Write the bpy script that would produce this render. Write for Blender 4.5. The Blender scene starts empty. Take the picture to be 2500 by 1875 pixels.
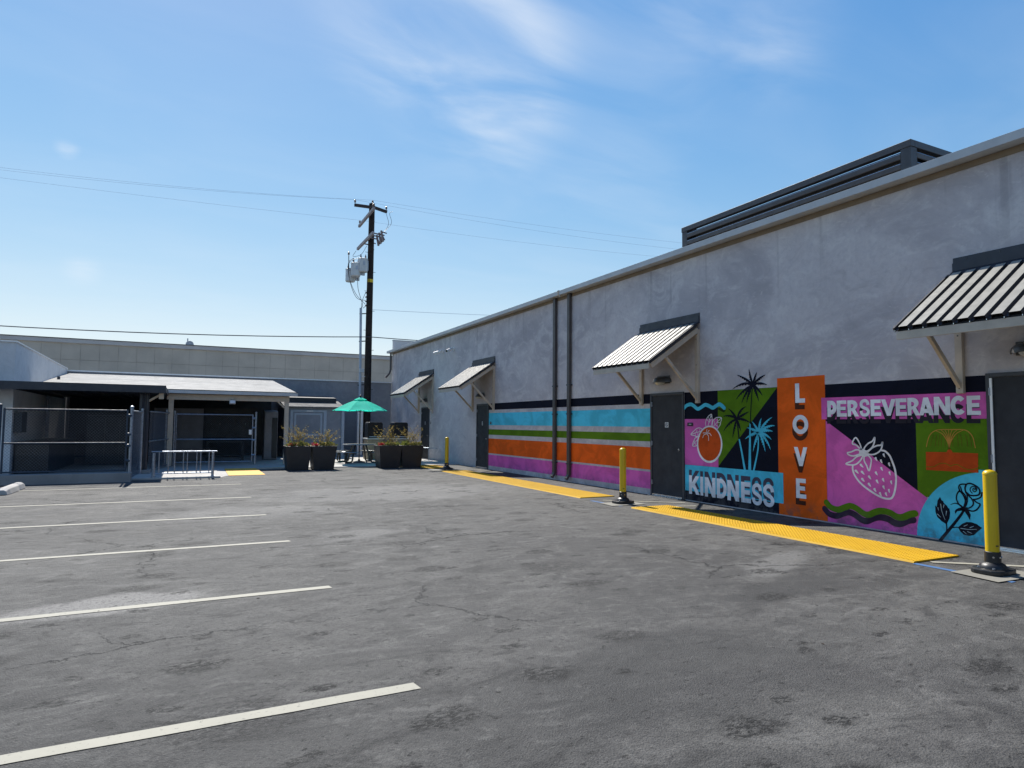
import bpy, bmesh, math, random
from mathutils import Vector, Matrix
from mathutils.geometry import tessellate_polygon

S = bpy.context.scene
C = S.collection
random.seed(7)
PI = math.pi

# ------------------------------------------------------------------ camera
cam_data = bpy.data.cameras.new('camera')
cam = bpy.data.objects.new('camera', cam_data)
C.objects.link(cam)
cam_data.sensor_fit = 'HORIZONTAL'
cam_data.sensor_width = 36.0
cam_data.lens = 36.0 * 1585.51 / 2500.0
cam_data.clip_start = 0.05
cam_data.clip_end = 3000.0
_yaw, _pitch, _roll = math.radians(26.6018), math.radians(3.58096), math.radians(0.49564)
_f = Vector((math.sin(_yaw) * math.cos(_pitch), math.cos(_yaw) * math.cos(_pitch), math.sin(_pitch)))
_r0 = Vector((math.cos(_yaw), -math.sin(_yaw), 0))
_u0 = _r0.cross(_f)
_r = math.cos(_roll) * _r0 + math.sin(_roll) * _u0
_u = -math.sin(_roll) * _r0 + math.cos(_roll) * _u0
cam.matrix_world = Matrix(((_r.x, _u.x, -_f.x, 0), (_r.y, _u.y, -_f.y, 0), (_r.z, _u.z, -_f.z, 1.6), (0, 0, 0, 1)))
S.camera = cam
S.render.resolution_x, S.render.resolution_y = 1024, 768

# ------------------------------------------------------------------ sky and sun
TO_SUN = Vector((-0.012, 0.9155, 1.0)).normalized()
SUN_EL = math.asin(TO_SUN.z)
SUN_AZ = math.atan2(TO_SUN.x, TO_SUN.y)          # clockwise from +Y
world = bpy.data.worlds.new('World')
S.world = world
world.use_nodes = True
wn, wl = world.node_tree.nodes, world.node_tree.links
wn.clear()
w_out = wn.new('ShaderNodeOutputWorld')
w_bg = wn.new('ShaderNodeBackground')
w_sky = wn.new('ShaderNodeTexSky')
w_sky.sky_type = 'NISHITA'
w_sky.sun_disc = False
w_sky.sun_elevation = SUN_EL
w_sky.sun_rotation = SUN_AZ
w_sky.air_density = 1.15
w_sky.dust_density = 0.1
w_sky.ozone_density = 2.6
w_sky.altitude = 0
w_bg.inputs['Strength'].default_value = 0.118
w_hs = wn.new('ShaderNodeHueSaturation')
w_hs.inputs['Hue'].default_value = 0.516; w_hs.inputs['Saturation'].default_value = 1.28
w_gm = wn.new('ShaderNodeGamma'); w_gm.inputs['Gamma'].default_value = 1.12
wl.new(w_sky.outputs[0], w_gm.inputs['Color']); wl.new(w_gm.outputs[0], w_hs.inputs['Color'])
# thin cirrus: noise on the sky dome, gathered round a few wisps
w_tc = wn.new('ShaderNodeTexCoord')
def w_math(op, a, b=None, clamp=False):
    n = wn.new('ShaderNodeMath'); n.operation = op; n.use_clamp = clamp
    for i, v in enumerate((a, b)):
        if v is None: continue
        if isinstance(v, (int, float)): n.inputs[i].default_value = v
        else: wl.new(v, n.inputs[i])
    return n.outputs[0]
w_sep = wn.new('ShaderNodeSeparateXYZ'); wl.new(w_tc.outputs['Generated'], w_sep.inputs[0])
w_den = w_math('ADD', w_math('MAXIMUM', w_sep.outputs['Z'], 0.0), 0.12)
w_com = wn.new('ShaderNodeCombineXYZ')
wl.new(w_math('DIVIDE', w_sep.outputs['X'], w_den), w_com.inputs[0])
wl.new(w_math('DIVIDE', w_sep.outputs['Y'], w_den), w_com.inputs[1])
w_map = wn.new('ShaderNodeMapping')
w_map.inputs['Rotation'].default_value = (0, 0, math.radians(28))
w_map.inputs['Scale'].default_value = (1.5, 3.0, 1)
wl.new(w_com.outputs[0], w_map.inputs[0])
w_n = wn.new('ShaderNodeTexNoise')
w_n.inputs['Scale'].default_value = 1.15; w_n.inputs['Detail'].default_value = 9
w_n.inputs['Roughness'].default_value = 0.52; w_n.inputs['Distortion'].default_value = 0.55
wl.new(w_map.outputs[0], w_n.inputs['Vector'])
w_ramp = wn.new('ShaderNodeMapRange'); w_ramp.interpolation_type = 'SMOOTHSTEP'
w_ramp.inputs['From Min'].default_value = 0.30; w_ramp.inputs['From Max'].default_value = 0.80
wl.new(w_n.outputs['Fac'], w_ramp.inputs['Value'])
w_sum = None
for d, rad, amt in (((0.324, 0.779, 0.537), 0.23, 1.0), ((0.383, 0.798, 0.466), 0.13, 1.0), ((0.66, 0.566, 0.493), 0.10, 0.6),
                    ((0.547, 0.637, 0.544), 0.16, 0.35), ((0.542, 0.757, 0.366), 0.2, 0.15), ((0.24, 0.80, 0.54), 0.16, 0.5),
                    ((-0.141, 0.932, 0.333), 0.018, 1.3), ((-0.125, 0.974, 0.191), 0.03, 0.5), ((-0.5, 0.6, 0.6), 0.3, 0.4), ((0.5, -0.5, 0.6), 0.4, 0.4)):
    vd = wn.new('ShaderNodeVectorMath'); vd.operation = 'DISTANCE'
    wl.new(w_tc.outputs['Generated'], vd.inputs[0]); vd.inputs[1].default_value = Vector(d).normalized()
    mr = wn.new('ShaderNodeMapRange'); mr.interpolation_type = 'SMOOTHSTEP'
    mr.inputs['From Min'].default_value = rad; mr.inputs['From Max'].default_value = 0.0
    mr.inputs['To Min'].default_value = 0.0; mr.inputs['To Max'].default_value = amt
    wl.new(vd.outputs['Value'], mr.inputs['Value'])
    w_sum = mr.outputs[0] if w_sum is None else w_math('ADD', w_sum, mr.outputs[0])
w_fac = w_math('MULTIPLY', w_math('ADD', w_math('MINIMUM', w_sum, 1.0), 0.10), w_ramp.outputs[0], True)
w_mix = wn.new('ShaderNodeMix'); w_mix.data_type = 'RGBA'
w_mix.inputs[7].default_value = (3.3, 3.55, 3.85, 1)
wl.new(w_math('MULTIPLY', w_fac, 0.75), w_mix.inputs[0])
# thick bright air near the horizon rolls off softly
w_d1 = wn.new('ShaderNodeVectorMath'); w_d1.operation = 'MULTIPLY_ADD'
wl.new(w_hs.outputs[0], w_d1.inputs[0]); w_d1.inputs[1].default_value = (1/5.2, 1/5.2, 1/5.2); w_d1.inputs[2].default_value = (1, 1, 1)
w_d2 = wn.new('ShaderNodeVectorMath'); w_d2.operation = 'DIVIDE'
wl.new(w_hs.outputs[0], w_d2.inputs[0]); wl.new(w_d1.outputs[0], w_d2.inputs[1])
wl.new(w_d2.outputs[0], w_mix.inputs[6])
wl.new(w_mix.outputs[2], w_bg.inputs['Color'])
wl.new(w_bg.outputs[0], w_out.inputs[0])

sun_data = bpy.data.lights.new('sun', 'SUN')
sun_data.energy = 3.5
sun_data.angle = math.radians(0.53)
sun_data.color = (1.0, 0.955, 0.88)
sun = bpy.data.objects.new('sun', sun_data)
C.objects.link(sun)
sun.rotation_euler = (-TO_SUN).to_track_quat('-Z', 'Y').to_euler()
sun.location = (0, 40, 60)

S.view_settings.view_transform = 'Standard'
S.view_settings.look = 'None'
S.view_settings.exposure = 1.15
S.view_settings.gamma = 1.0
S.view_settings.use_curve_mapping = False
S.render.engine = 'CYCLES'
S.cycles.max_bounces = 8
S.cycles.diffuse_bounces = 4
S.cycles.use_denoising = True

# ------------------------------------------------------------------ helpers
class MB:
    """collects simple shapes into one mesh"""
    def __init__(s): s.v = []; s.f = []; s.m = []; s.mi = 0
    def add(s, vs, fs):
        o = len(s.v); s.v += [tuple(v) for v in vs]
        for f in fs: s.f.append(tuple(o + i for i in f)); s.m.append(s.mi)
        return s
    def box(s, x0, x1, y0, y1, z0, z1):
        return s.add([(x0,y0,z0),(x1,y0,z0),(x1,y1,z0),(x0,y1,z0),(x0,y0,z1),(x1,y0,z1),(x1,y1,z1),(x0,y1,z1)],
                     [(0,3,2,1),(4,5,6,7),(0,1,5,4),(1,2,6,5),(2,3,7,6),(3,0,4,7)])
    def bar(s, a, b, w, h, up=(0,0,1)):
        a, b = Vector(a), Vector(b); d = (b - a).normalized(); up = Vector(up)
        x = d.cross(up)
        if x.length < 1e-4: x = d.cross(Vector((0,1,0)))
        x.normalize(); y = x.cross(d).normalized()
        vs = []
        for p in (a, b):
            for sx, sy in ((-1,-1),(1,-1),(1,1),(-1,1)): vs.append(p + x * (w/2*sx) + y * (h/2*sy))
        return s.add(vs, [(0,1,2,3),(7,6,5,4),(0,4,5,1),(1,5,6,2),(2,6,7,3),(3,7,4,0)])
    def tube(s, pts, r, n=8, cap=True):
        pts = [Vector(p) for p in pts]; rs = r if isinstance(r, (list, tuple)) else [r] * len(pts)
        o = len(s.v); x = None
        for i, p in enumerate(pts):
            d = (pts[min(i+1, len(pts)-1)] - pts[max(i-1, 0)]).normalized()
            if x is None:
                x = d.cross(Vector((0,0,1)))
                if x.length < 1e-3: x = d.cross(Vector((1,0,0)))
            else: x = x - d * x.dot(d)
            x.normalize(); y = d.cross(x)
            for k in range(n):
                a = 2*PI*k/n; s.v.append(tuple(p + (x*math.cos(a) + y*math.sin(a)) * rs[i]))
        for i in range(len(pts)-1):
            for k in range(n):
                k2 = (k+1) % n
                s.f.append((o+i*n+k, o+i*n+k2, o+(i+1)*n+k2, o+(i+1)*n+k)); s.m.append(s.mi)
        if cap:
            s.f.append(tuple(o+k for k in reversed(range(n)))); s.m.append(s.mi)
            e = o+(len(pts)-1)*n; s.f.append(tuple(e+k for k in range(n))); s.m.append(s.mi)
        return s
    def lathe(s, prof, n=16, c=(0,0,0)):
        o = len(s.v)
        for r, z in prof:
            for k in range(n):
                a = 2*PI*k/n; s.v.append((c[0]+r*math.cos(a), c[1]+r*math.sin(a), c[2]+z))
        for i in range(len(prof)-1):
            for k in range(n):
                k2 = (k+1) % n; s.f.append((o+i*n+k, o+i*n+k2, o+(i+1)*n+k2, o+(i+1)*n+k)); s.m.append(s.mi)
        if prof[0][0] > 1e-5: s.f.append(tuple(o+k for k in reversed(range(n)))); s.m.append(s.mi)
        e = o+(len(prof)-1)*n
        if prof[-1][0] > 1e-5: s.f.append(tuple(e+k for k in range(n))); s.m.append(s.mi)
        return s
    def prism(s, poly, axis, a, b):
        """polygon extruded along axis 0/1/2 from a to b"""
        n = len(poly); vs = []
        for t in (a, b):
            for p, q in poly:
                vs.append((t,p,q) if axis == 0 else (p,t,q) if axis == 1 else (p,q,t))
        fs = [(i, (i+1) % n, n+(i+1) % n, n+i) for i in range(n)] + [tuple(reversed(range(n))), tuple(range(n, 2*n))]
        return s.add(vs, fs)

def origin(o):
    v = Vector((0,0,0))
    while o is not None: v = v + o.location; o = o.parent
    return v

def obj(name, mb, mat, parent=None, smooth=False, bevel=0, label=None, kind=None, fix=True):
    me = bpy.data.meshes.new(name)
    off = origin(parent)
    me.from_pydata([(x-off.x, y-off.y, z-off.z) for x, y, z in mb.v], [], mb.f)
    mats = mat if isinstance(mat, (list, tuple)) else [mat]
    for m_ in mats: me.materials.append(m_)
    if len(mats) > 1: me.polygons.foreach_set('material_index', mb.m)
    if fix:
        bm = bmesh.new(); bm.from_mesh(me); bmesh.ops.recalc_face_normals(bm, faces=bm.faces); bm.to_mesh(me); bm.free()
    if smooth:
        me.polygons.foreach_set('use_smooth', [True]*len(me.polygons))
        me.set_sharp_from_angle(angle=math.radians(35))
    me.update()
    o = bpy.data.objects.new(name, me); C.objects.link(o)
    if parent is not None: o.parent = parent
    if bevel:
        b = o.modifiers.new('edge', 'BEVEL'); b.width = bevel; b.segments = 2; b.limit_method = 'ANGLE'; b.angle_limit = math.radians(40)
    if label: o['label'] = label
    if kind: o['kind'] = kind
    return o

def tag(o, label, cat, group=None):
    o['label'] = label; o['category'] = cat
    if group: o['group'] = group
    return o
def thing(name, label, cat, loc=(0,0,0), group=None):
    o = bpy.data.objects.new(name, None); C.objects.link(o); o.location = loc; o.empty_display_size = 0.2
    return tag(o, label, cat, group)
def struct(name, mb, mat, **k):
    return obj(name, mb, mat, kind='structure', **k)
def copy_tree(o, parent=None):
    c = o.copy(); C.objects.link(c)
    if parent is not None: c.parent = parent
    for ch in o.children: copy_tree(ch, c)
    return c
def dup(root, loc, label, rotz=None):
    c = copy_tree(root); c.location = loc; c['label'] = label
    if rotz is not None: c.rotation_euler = (0, 0, rotz)
    return c
def duplicate_mesh(o, name=None):
    c = o.copy(); C.objects.link(c)
    return c

# ------------------------------------------------------------------ materials
class NT:
    def __init__(s, name):
        s.mat = bpy.data.materials.new(name); s.mat.use_nodes = True
        s.t = s.mat.node_tree; s.n = s.t.nodes; s.l = s.t.links
        s.b = s.n['Principled BSDF']; s.out = s.n['Material Output']
        s.tc = s.n.new('ShaderNodeTexCoord')
        s.geo = s.n.new('ShaderNodeNewGeometry')
    def pos(s, scale=(1,1,1), rot=(0,0,0), loc=(0,0,0)):
        m = s.n.new('ShaderNodeMapping'); s.l.new(s.geo.outputs['Position'], m.inputs[0])
        m.inputs['Scale'].default_value = scale; m.inputs['Rotation'].default_value = rot; m.inputs['Location'].default_value = loc
        return m.outputs[0]
    def noise(s, scale, detail=4, rough=0.55, dist=0, vec=None, col=False):
        n = s.n.new('ShaderNodeTexNoise'); n.inputs['Scale'].default_value = scale
        n.inputs['Detail'].default_value = detail; n.inputs['Roughness'].default_value = rough; n.inputs['Distortion'].default_value = dist
        s.l.new(vec if vec is not None else s.pos(), n.inputs['Vector'])
        return n.outputs['Color' if col else 'Fac']
    def vor(s, scale, feature='F1', vec=None, out='Distance'):
        n = s.n.new('ShaderNodeTexVoronoi'); n.feature = feature; n.inputs['Scale'].default_value = scale
        s.l.new(vec if vec is not None else s.pos(), n.inputs['Vector'])
        return n.outputs[out]
    def rng(s, v, a, b, c=0.0, d=1.0, smooth=True):
        m = s.n.new('ShaderNodeMapRange'); m.interpolation_type = 'SMOOTHSTEP' if smooth else 'LINEAR'
        s.l.new(v, m.inputs['Value'])
        for k, x in zip(('From Min','From Max','To Min','To Max'), (a,b,c,d)): m.inputs[k].default_value = x
        return m.outputs[0]
    def math(s, op, a, b=None):
        n = s.n.new('ShaderNodeMath'); n.operation = op
        for i, v in enumerate((a, b)):
            if v is None: continue
            if isinstance(v, (int, float)): n.inputs[i].default_value = v
            else: s.l.new(v, n.inputs[i])
        return n.outputs[0]
    def mix(s, fac, a, b, mode='MIX'):
        m = s.n.new('ShaderNodeMix'); m.data_type = 'RGBA'; m.blend_type = mode
        for i, v in ((0, fac), (6, a), (7, b)):
            if isinstance(v, (int, float)): m.inputs[i].default_value = v
            elif isinstance(v, tuple): m.inputs[i].default_value = v if len(v) == 4 else v + (1,)
            else: s.l.new(v, m.inputs[i])
        return m.outputs[2]
    def bump(s, h, strength=0.3, dist=0.01, prev=None):
        b = s.n.new('ShaderNodeBump'); b.inputs['Strength'].default_value = strength; b.inputs['Distance'].default_value = dist
        s.l.new(h, b.inputs['Height'])
        if prev is not None: s.l.new(prev, b.inputs['Normal'])
        s.l.new(b.outputs[0], s.b.inputs['Normal'])
        return b.outputs[0]
    def set(s, color=None, rough=None, metal=None, spec=None):
        for k, v in (('Base Color', color), ('Roughness', rough), ('Metallic', metal), ('Specular IOR Level', spec)):
            if v is None: continue
            if isinstance(v, (int, float)): s.b.inputs[k].default_value = v
            elif isinstance(v, tuple): s.b.inputs[k].default_value = v if len(v) == 4 else v + (1,)
            else: s.l.new(v, s.b.inputs[k])
        return s

def plain(name, col, rough=0.55, metal=0.0, var=0.12, scale=6.0, spec=0.4, bump=0.0, bscale=60):
    """painted or metal surface with slight uneven tone and gloss"""
    t = NT(name); n = t.noise(scale, 5, 0.6)
    lo = tuple(c*(1-var) for c in col); hi = tuple(min(1, c*(1+var)) for c in col)
    t.set(t.mix(t.rng(n, .3, .7), lo, hi), None, metal, spec)
    t.l.new(t.rng(t.noise(scale*2.3, 3), .3, .7, max(.05, rough-.07), min(1, rough+.07)), t.b.inputs['Roughness'])
    if bump: t.bump(t.noise(bscale, 4), bump, 0.004)
    return t.mat

def stucco_bump(t, s=0.45):
    h = t.math('ADD', t.math('MULTIPLY', t.noise(9, 6, .62, .4), 1.0), t.math('MULTIPLY', t.noise(70, 3, .6), .25))
    t.bump(h, s, 0.012)

def make_stucco(name, base, dark, light):
    t = NT(name)
    v = t.pos((1, .55, .8))
    a = t.noise(0.55, 6, .62, .8, v); b = t.noise(2.3, 7, .66, 1.2, v); c = t.noise(11, 5, .7, .6)
    col = t.mix(t.rng(a, .38, .60), dark, base)
    col = t.mix(t.rng(b, .46, .64, 0, .65), col, light)
    col = t.mix(t.rng(b, .44, .32, 0, .45), col, tuple(x*.84 for x in dark))
    col = t.mix(t.rng(c, .42, .68, 0, .4), col, dark)
    # trowel scuffs
    sc = t.noise(5.5, 8, .75, 2.2, t.pos((1, .5, 1.6)))
    col = t.mix(t.rng(sc, .56, .66, 0, .5), col, light)
    # rain streaks below the eave
    st = t.noise(1.0, 5, .6, .2, t.pos((1, 2.6, .10)))
    sep = t.n.new('ShaderNodeSeparateXYZ'); t.l.new(t.geo.outputs['Position'], sep.inputs[0])
    top = t.rng(sep.outputs['Z'], 3.4, 5.4)
    col = t.mix(t.math('MULTIPLY', t.rng(st, .56, .68, 0, .5), top), col, tuple(x*.55 for x in dark))
    # splash dirt at the foot
    foot = t.rng(sep.outputs['Z'], .28, .0, 0, .45)
    col = t.mix(t.math('MULTIPLY', foot, t.rng(t.noise(4, 5), .3, .7)), col, tuple(x*.6 for x in dark))
    t.set(col, .9, 0, .1); stucco_bump(t, .8)
    return t.mat

M = {}
M['stucco'] = make_stucco('stucco', (.595,.555,.555), (.45,.418,.43), (.69,.655,.635))
M['wall_grey'] = make_stucco('wall_grey', (.30,.30,.32), (.26,.26,.28), (.34,.34,.35))
M['wall_pale'] = make_stucco('wall_pale', (.68,.67,.66), (.60,.60,.60), (.74,.73,.72))

def paint(name, col):
    t = NT('paint_'+name)
    v = t.pos((1,.6,.8))
    n = t.noise(2.2, 6, .65, .8, v); g = t.noise(26, 4, .7)
    c = t.mix(t.rng(n, .38, .62), tuple(x*.84 for x in col), tuple(min(1, x*1.12) for x in col))
    c = t.mix(t.rng(g, .57, .70, 0, .22), c, tuple(x*.55+.012 for x in col))
    c = t.mix(t.rng(t.noise(60, 4, .75), .60, .70, 0, .25), c, tuple(min(1, x*.8+.07) for x in col))
    sp = t.n.new('ShaderNodeSeparateXYZ'); t.l.new(t.geo.outputs['Position'], sp.inputs[0])
    c = t.mix(t.math('MULTIPLY', t.rng(sp.outputs['Z'], .35, .02, 0, .6), t.rng(t.noise(5, 6, .7), .42, .62)), c, (.10,.095,.095))
    t.set(c, .75, 0, .10); stucco_bump(t, .5)
    return t.mat
PAINT = {k: paint(k, c) for k, c in dict(
    navy=(.0070,.0085,.019), cyan=(.088,.57,.76), green=(.10,.205,.009), darkgreen=(.022,.04,.008), pink=(.70,.13,.44), orange=(.82,.125,.012),
    fruit=(.60,.082,.012), rust=(.56,.075,.012), rustdim=(.15,.085,.012), tan=(.52,.25,.05), white=(.84,.82,.82), letter=(.84,.85,.88), pale=(.42,.58,.62),
    plum=(.045,.022,.048), plumgrey=(.080,.072,.105), charcoal=(.030,.027,.036), brown=(.085,.028,.014)).items()}

def make_asphalt():
    t = NT('asphalt')
    big = t.noise(.22, 5, .6, .6); mid = t.noise(.9, 7, .66, 1.0, t.pos((.8,1.15,1), (0,0,.25)))
    streak = t.noise(2.4, 7, .68, 1.4, t.pos((.6,1.35,1), (0,0,-.2)))
    fine = t.noise(26, 9, .86); grain = t.vor(95); grit = t.noise(120, 4, .8)
    col = t.mix(t.rng(big, .36, .64), (.050,.049,.048), (.082,.080,.076))
    col = t.mix(t.rng(mid, .46, .62, 0, .6), col, (.118,.114,.107))
    m2 = t.noise(3.6, 8, .74, .8, t.pos((.9,1.15,1),(0,0,.3)))
    col = t.mix(t.rng(m2, .48, .36, 0, .5), col, (.034,.033,.033))
    col = t.mix(t.rng(m2, .52, .64, 0, .55), col, (.135,.131,.123))
    col = t.mix(t.rng(streak, .53, .68, 0, .5), col, (.150,.146,.138))
    col = t.mix(t.rng(streak, .47, .34, 0, .75), col, (.032,.0315,.031))
    # pale worn patches (two dried spills) and one dark seal patch
    def blob(cx, cy, rx, ry, rot, lo=1.0, hi=.55):
        m = t.n.new('ShaderNodeMapping'); m.vector_type = 'TEXTURE'; t.l.new(t.geo.outputs['Position'], m.inputs[0])
        m.inputs['Location'].default_value = (cx,cy,0); m.inputs['Rotation'].default_value = (0,0,rot); m.inputs['Scale'].default_value = (rx,ry,1)
        d = t.n.new('ShaderNodeVectorMath'); d.operation = 'LENGTH'; t.l.new(m.outputs[0], d.inputs[0])
        w = t.math('ADD', d.outputs['Value'], t.math('MULTIPLY', t.math('SUBTRACT', t.noise(2.2, 7, .7), .5), 1.3))
        return t.rng(w, lo, hi)
    for (cx,cy,rx,ry,rot,c,a) in ((-.55,6.75,.95,.42,.10,(.24,.232,.218),.85),(6.3,5.55,1.15,.30,.45,(.16,.157,.15),.7),(5.6,4.7,1.4,.35,.2,(.034,.034,.034),.7),
                                  (2.3,9.5,.8,.5,.5,(.19,.185,.175),.5),(3.0,3.4,1.3,.9,.1,(.036,.036,.036),.6),(4.5,15,3.5,2.2,.1,(.19,.187,.180),.45),(1.0,12.5,2.2,1.0,0,(.18,.176,.168),.4)):
        col = t.mix(t.math('MULTIPLY', blob(cx,cy,rx,ry,rot), a), col, c)
    # hairline cracks
    wv = t.n.new('ShaderNodeVectorMath'); wv.operation = 'ADD'
    nz = t.n.new('ShaderNodeVectorMath'); nz.operation = 'SCALE'; t.l.new(t.noise(1.6, 7, .7, 0, None, True), nz.inputs[0]); nz.inputs['Scale'].default_value = .85
    t.l.new(t.pos(), wv.inputs[0]); t.l.new(nz.outputs[0], wv.inputs[1])
    e = t.vor(.30, 'DISTANCE_TO_EDGE', wv.outputs[0])
    gate = t.rng(t.noise(.33, 3, .5, 0, t.pos(loc=(3.1,7.7,0))), .47, .60)
    cr = t.math('MULTIPLY', t.rng(e, .0040, .0, 0, 1), gate)
    col = t.mix(t.math('MULTIPLY', cr, .85), col, (.020,.020,.020))
    # aggregate
    col = t.mix(t.rng(fine, .49, .60, 0, .62), col, (.022,.022,.022))
    col = t.mix(t.rng(grit, .57, .66, 0, .65), col, (.23,.225,.215))
    col = t.mix(t.rng(grain, .30, .05, 0, .6), col, (.022,.022,.022))
    # small dark scuffs, one in some of the cells of a scattered grid
    wob = t.n.new('ShaderNodeVectorMath'); wob.operation = 'ADD'
    wsc = t.n.new('ShaderNodeVectorMath'); wsc.operation = 'SCALE'; t.l.new(t.noise(5, 5, .7, 0, None, True), wsc.inputs[0]); wsc.inputs['Scale'].default_value = .34
    t.l.new(t.pos((1,1.7,1),(0,0,.15)), wob.inputs[0]); t.l.new(wsc.outputs[0], wob.inputs[1])
    for sca, keep, size, amt in ((.62,.34,.17,1.0),(1.4,.50,.16,1.0),(.36,.80,.20,.6),(9.0,.76,.22,.9)):
        vn = t.n.new('ShaderNodeTexVoronoi'); vn.voronoi_dimensions = '2D'; vn.inputs['Scale'].default_value = sca; vn.inputs['Randomness'].default_value = .9
        t.l.new(wob.outputs[0], vn.inputs['Vector'])
        cs = t.n.new('ShaderNodeSeparateColor'); t.l.new(vn.outputs['Color'], cs.inputs[0])
        on = t.rng(cs.outputs[0], keep, keep+.02); near = t.rng(vn.outputs['Distance'], size, size*.55)
        br = t.rng(t.noise(17, 7, .85, .8, t.pos((1,2.0,1),(0,0,.15))), .45, .53, 0, amt)
        col = t.mix(t.math('MULTIPLY', t.math('MULTIPLY', on, near), br), col, (.011,.011,.011))
    t.set(col, None, 0, .3)
    t.l.new(t.rng(mid, .35, .65, .74, .86), t.b.inputs['Roughness'])
    h = t.math('ADD', t.math('MULTIPLY', grain, .5), t.math('ADD', t.math('MULTIPLY', fine, .9), t.math('MULTIPLY', cr, -1.5)))
    b1 = t.bump(h, 1.0, .010)
    t.bump(t.noise(1.3, 5, .6), .25, .02, b1)
    return t.mat
M['asphalt'] = make_asphalt()

def make_concrete(name, base):
    t = NT(name)
    col = t.mix(t.rng(t.noise(1.2, 7, .65, .5), .3, .7), tuple(x*.78 for x in base), base)
    col = t.mix(t.rng(t.noise(9, 6, .7), .55, .75, 0, .4), col, tuple(x*.6 for x in base))
    t.set(col, .85, 0, .25); t.bump(t.noise(45, 4, .6), .3, .004)
    return t.mat
M['concrete'] = make_concrete('concrete', (.46,.44,.41))
M['kerb'] = make_concrete('kerb', (.30,.29,.28))

def make_line(name, col):
    t = NT(name)
    w = t.rng(t.noise(26, 8, .8), .56, .66, 0, .8); w2 = t.rng(t.noise(3, 6, .7, .6), .3, .8, 0, .35)
    c = t.mix(w, t.mix(w2, col, tuple(x*.72 for x in col)), (.10,.097,.09))
    t.set(c, .7, 0, .3); t.bump(t.noise(140, 3), .3, .003)
    return t.mat
M['line_white'] = make_line('line_white', (.32,.305,.25))
M['line_blue'] = make_line('line_blue', (.06,.14,.30))
M['pad_paint'] = make_line('pad_paint', (.23,.22,.19))

t = NT('yellow_tactile')
c = t.mix(t.rng(t.noise(1.4, 6, .65, .5), .3, .7), (.50,.285,.007), (.57,.33,.010))
c = t.mix(t.rng(t.noise(9, 7, .8), .54, .68, 0, .45), c, (.33,.20,.045))
c = t.mix(t.rng(t.noise(2.2, 6, .8, 1.0), .60, .70, 0, .5), c, (.17,.12,.05))
t.set(c, .65, 0, .2); t.bump(t.noise(120, 3), .2, .002); M['tactile'] = t.mat
M['yellow_flat'] = make_line('yellow_flat', (.74,.40,.055))

t = NT('bollard_yellow')
c = t.mix(t.rng(t.noise(7, 5, .6, .3, t.pos((1,1,.3))), .3, .75), (.68,.455,.005), (.60,.385,.004))
c = t.mix(t.rng(t.noise(30, 5, .75, .2, t.pos((1,1,.25))), .64, .78, 0, .5), c, (.22,.17,.03))
t.set(c, .33, 0, .5); M['bollard'] = t.mat
M['black_rubber'] = plain('black_rubber', (.016,.016,.017), .42, 0, .3, 8, .5, .2)
M['dark_metal'] = plain('dark_metal', (.052,.053,.060), .42, 0, .14, 5, .45)
M['door_grey'] = plain('door_grey', (.040,.041,.046), .6, 0, .18, 3, .2, .12, 90)
M['frame_grey'] = plain('frame_grey', (.050,.052,.060), .45, 0, .12, 4, .4)
M['brown_pipe'] = plain('brown_pipe', (.075,.066,.064), .45, 0, .14, 4, .45)
M['navy_metal'] = plain('navy_metal', (.024,.028,.040), .45, 0, .15, 4, .5)
M['awning_white'] = plain('awning_white', (.30,.29,.26), .38, 0, .06, 5, .5)
M['awning_dark'] = plain('awning_dark', (.028,.029,.034), .5, 0, .15, 4, .4)
M['beige'] = plain('beige', (.52,.44,.35), .55, 0, .08, 5, .35)
M['gutter'] = plain('gutter', (.50,.515,.52), .40, 0, .07, 2.5, .5)
M['soffit'] = plain('soffit', (.22,.165,.11), .6, 0, .12, 3, .3)
M['lamp_body'] = plain('lamp_body', (.075,.072,.070), .4, 0, .15, 6, .5)
M['lamp_glass'] = plain('lamp_glass', (.45,.45,.42), .2, 0, .1, 8, .6)
M['steel'] = plain('steel', (.62,.63,.65), .22, 1.0, .08, 9)
M['galv'] = plain('galv', (.30,.33,.38), .42, .8, .2, 16)
M['chain'] = plain('chain', (.10,.12,.15), .5, .3, .15, 12)
M['alu_white'] = plain('alu_white', (.80,.80,.80), .35, .2, .05, 8)
M['plastic_white'] = plain('plastic_white', (.72,.72,.72), .4, 0, .05, 8)
M['plastic_black'] = plain('plastic_black', (.014,.014,.016), .35, 0, .2, 8)
M['plate'] = plain('plate', (.018,.012,.026), .4, 0, .15, 12)
M['roof_white'] = plain('roof_white', (.27,.265,.255), .62, 0, .12, 1.2, .15)
M['roof_grey'] = plain('roof_grey', (.15,.148,.145), .75, 0, .2, 1.5, .12)
M['tan_panel'] = plain('tan_panel', (.54,.475,.39), .75, 0, .10, .5, .25)
M['tan_cap'] = plain('tan_cap', (.56,.53,.50), .6, 0, .08, .5, .3)
M['tan_back'] = plain('tan_back', (.36,.31,.26), .8, 0, .1, 1)
M['pole_wood'] = plain('pole_wood', (.020,.014,.012), .75, 0, .4, 5, .3, .5, 22)
M['arm_grey'] = plain('arm_grey', (.30,.28,.29), .6, 0, .2, 6, .3)
M['pole_arm'] = plain('pole_arm', (.05,.04,.038), .7, 0, .3, 6, .3)
M['band_yellow'] = plain('band_yellow', (.62,.45,.02), .5)
M['transformer'] = plain('transformer', (.52,.55,.56), .35, 0, .08, 4, .5)
M['porcelain'] = plain('porcelain', (.16,.12,.12), .25, 0, .2, 20, .6)
M['fence_dark'] = plain('fence_dark', (.045,.058,.078), .6, .0, .2, 10)
M['wire'] = plain('wire', (.055,.058,.065), .5, 0, .1, 3)
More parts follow.
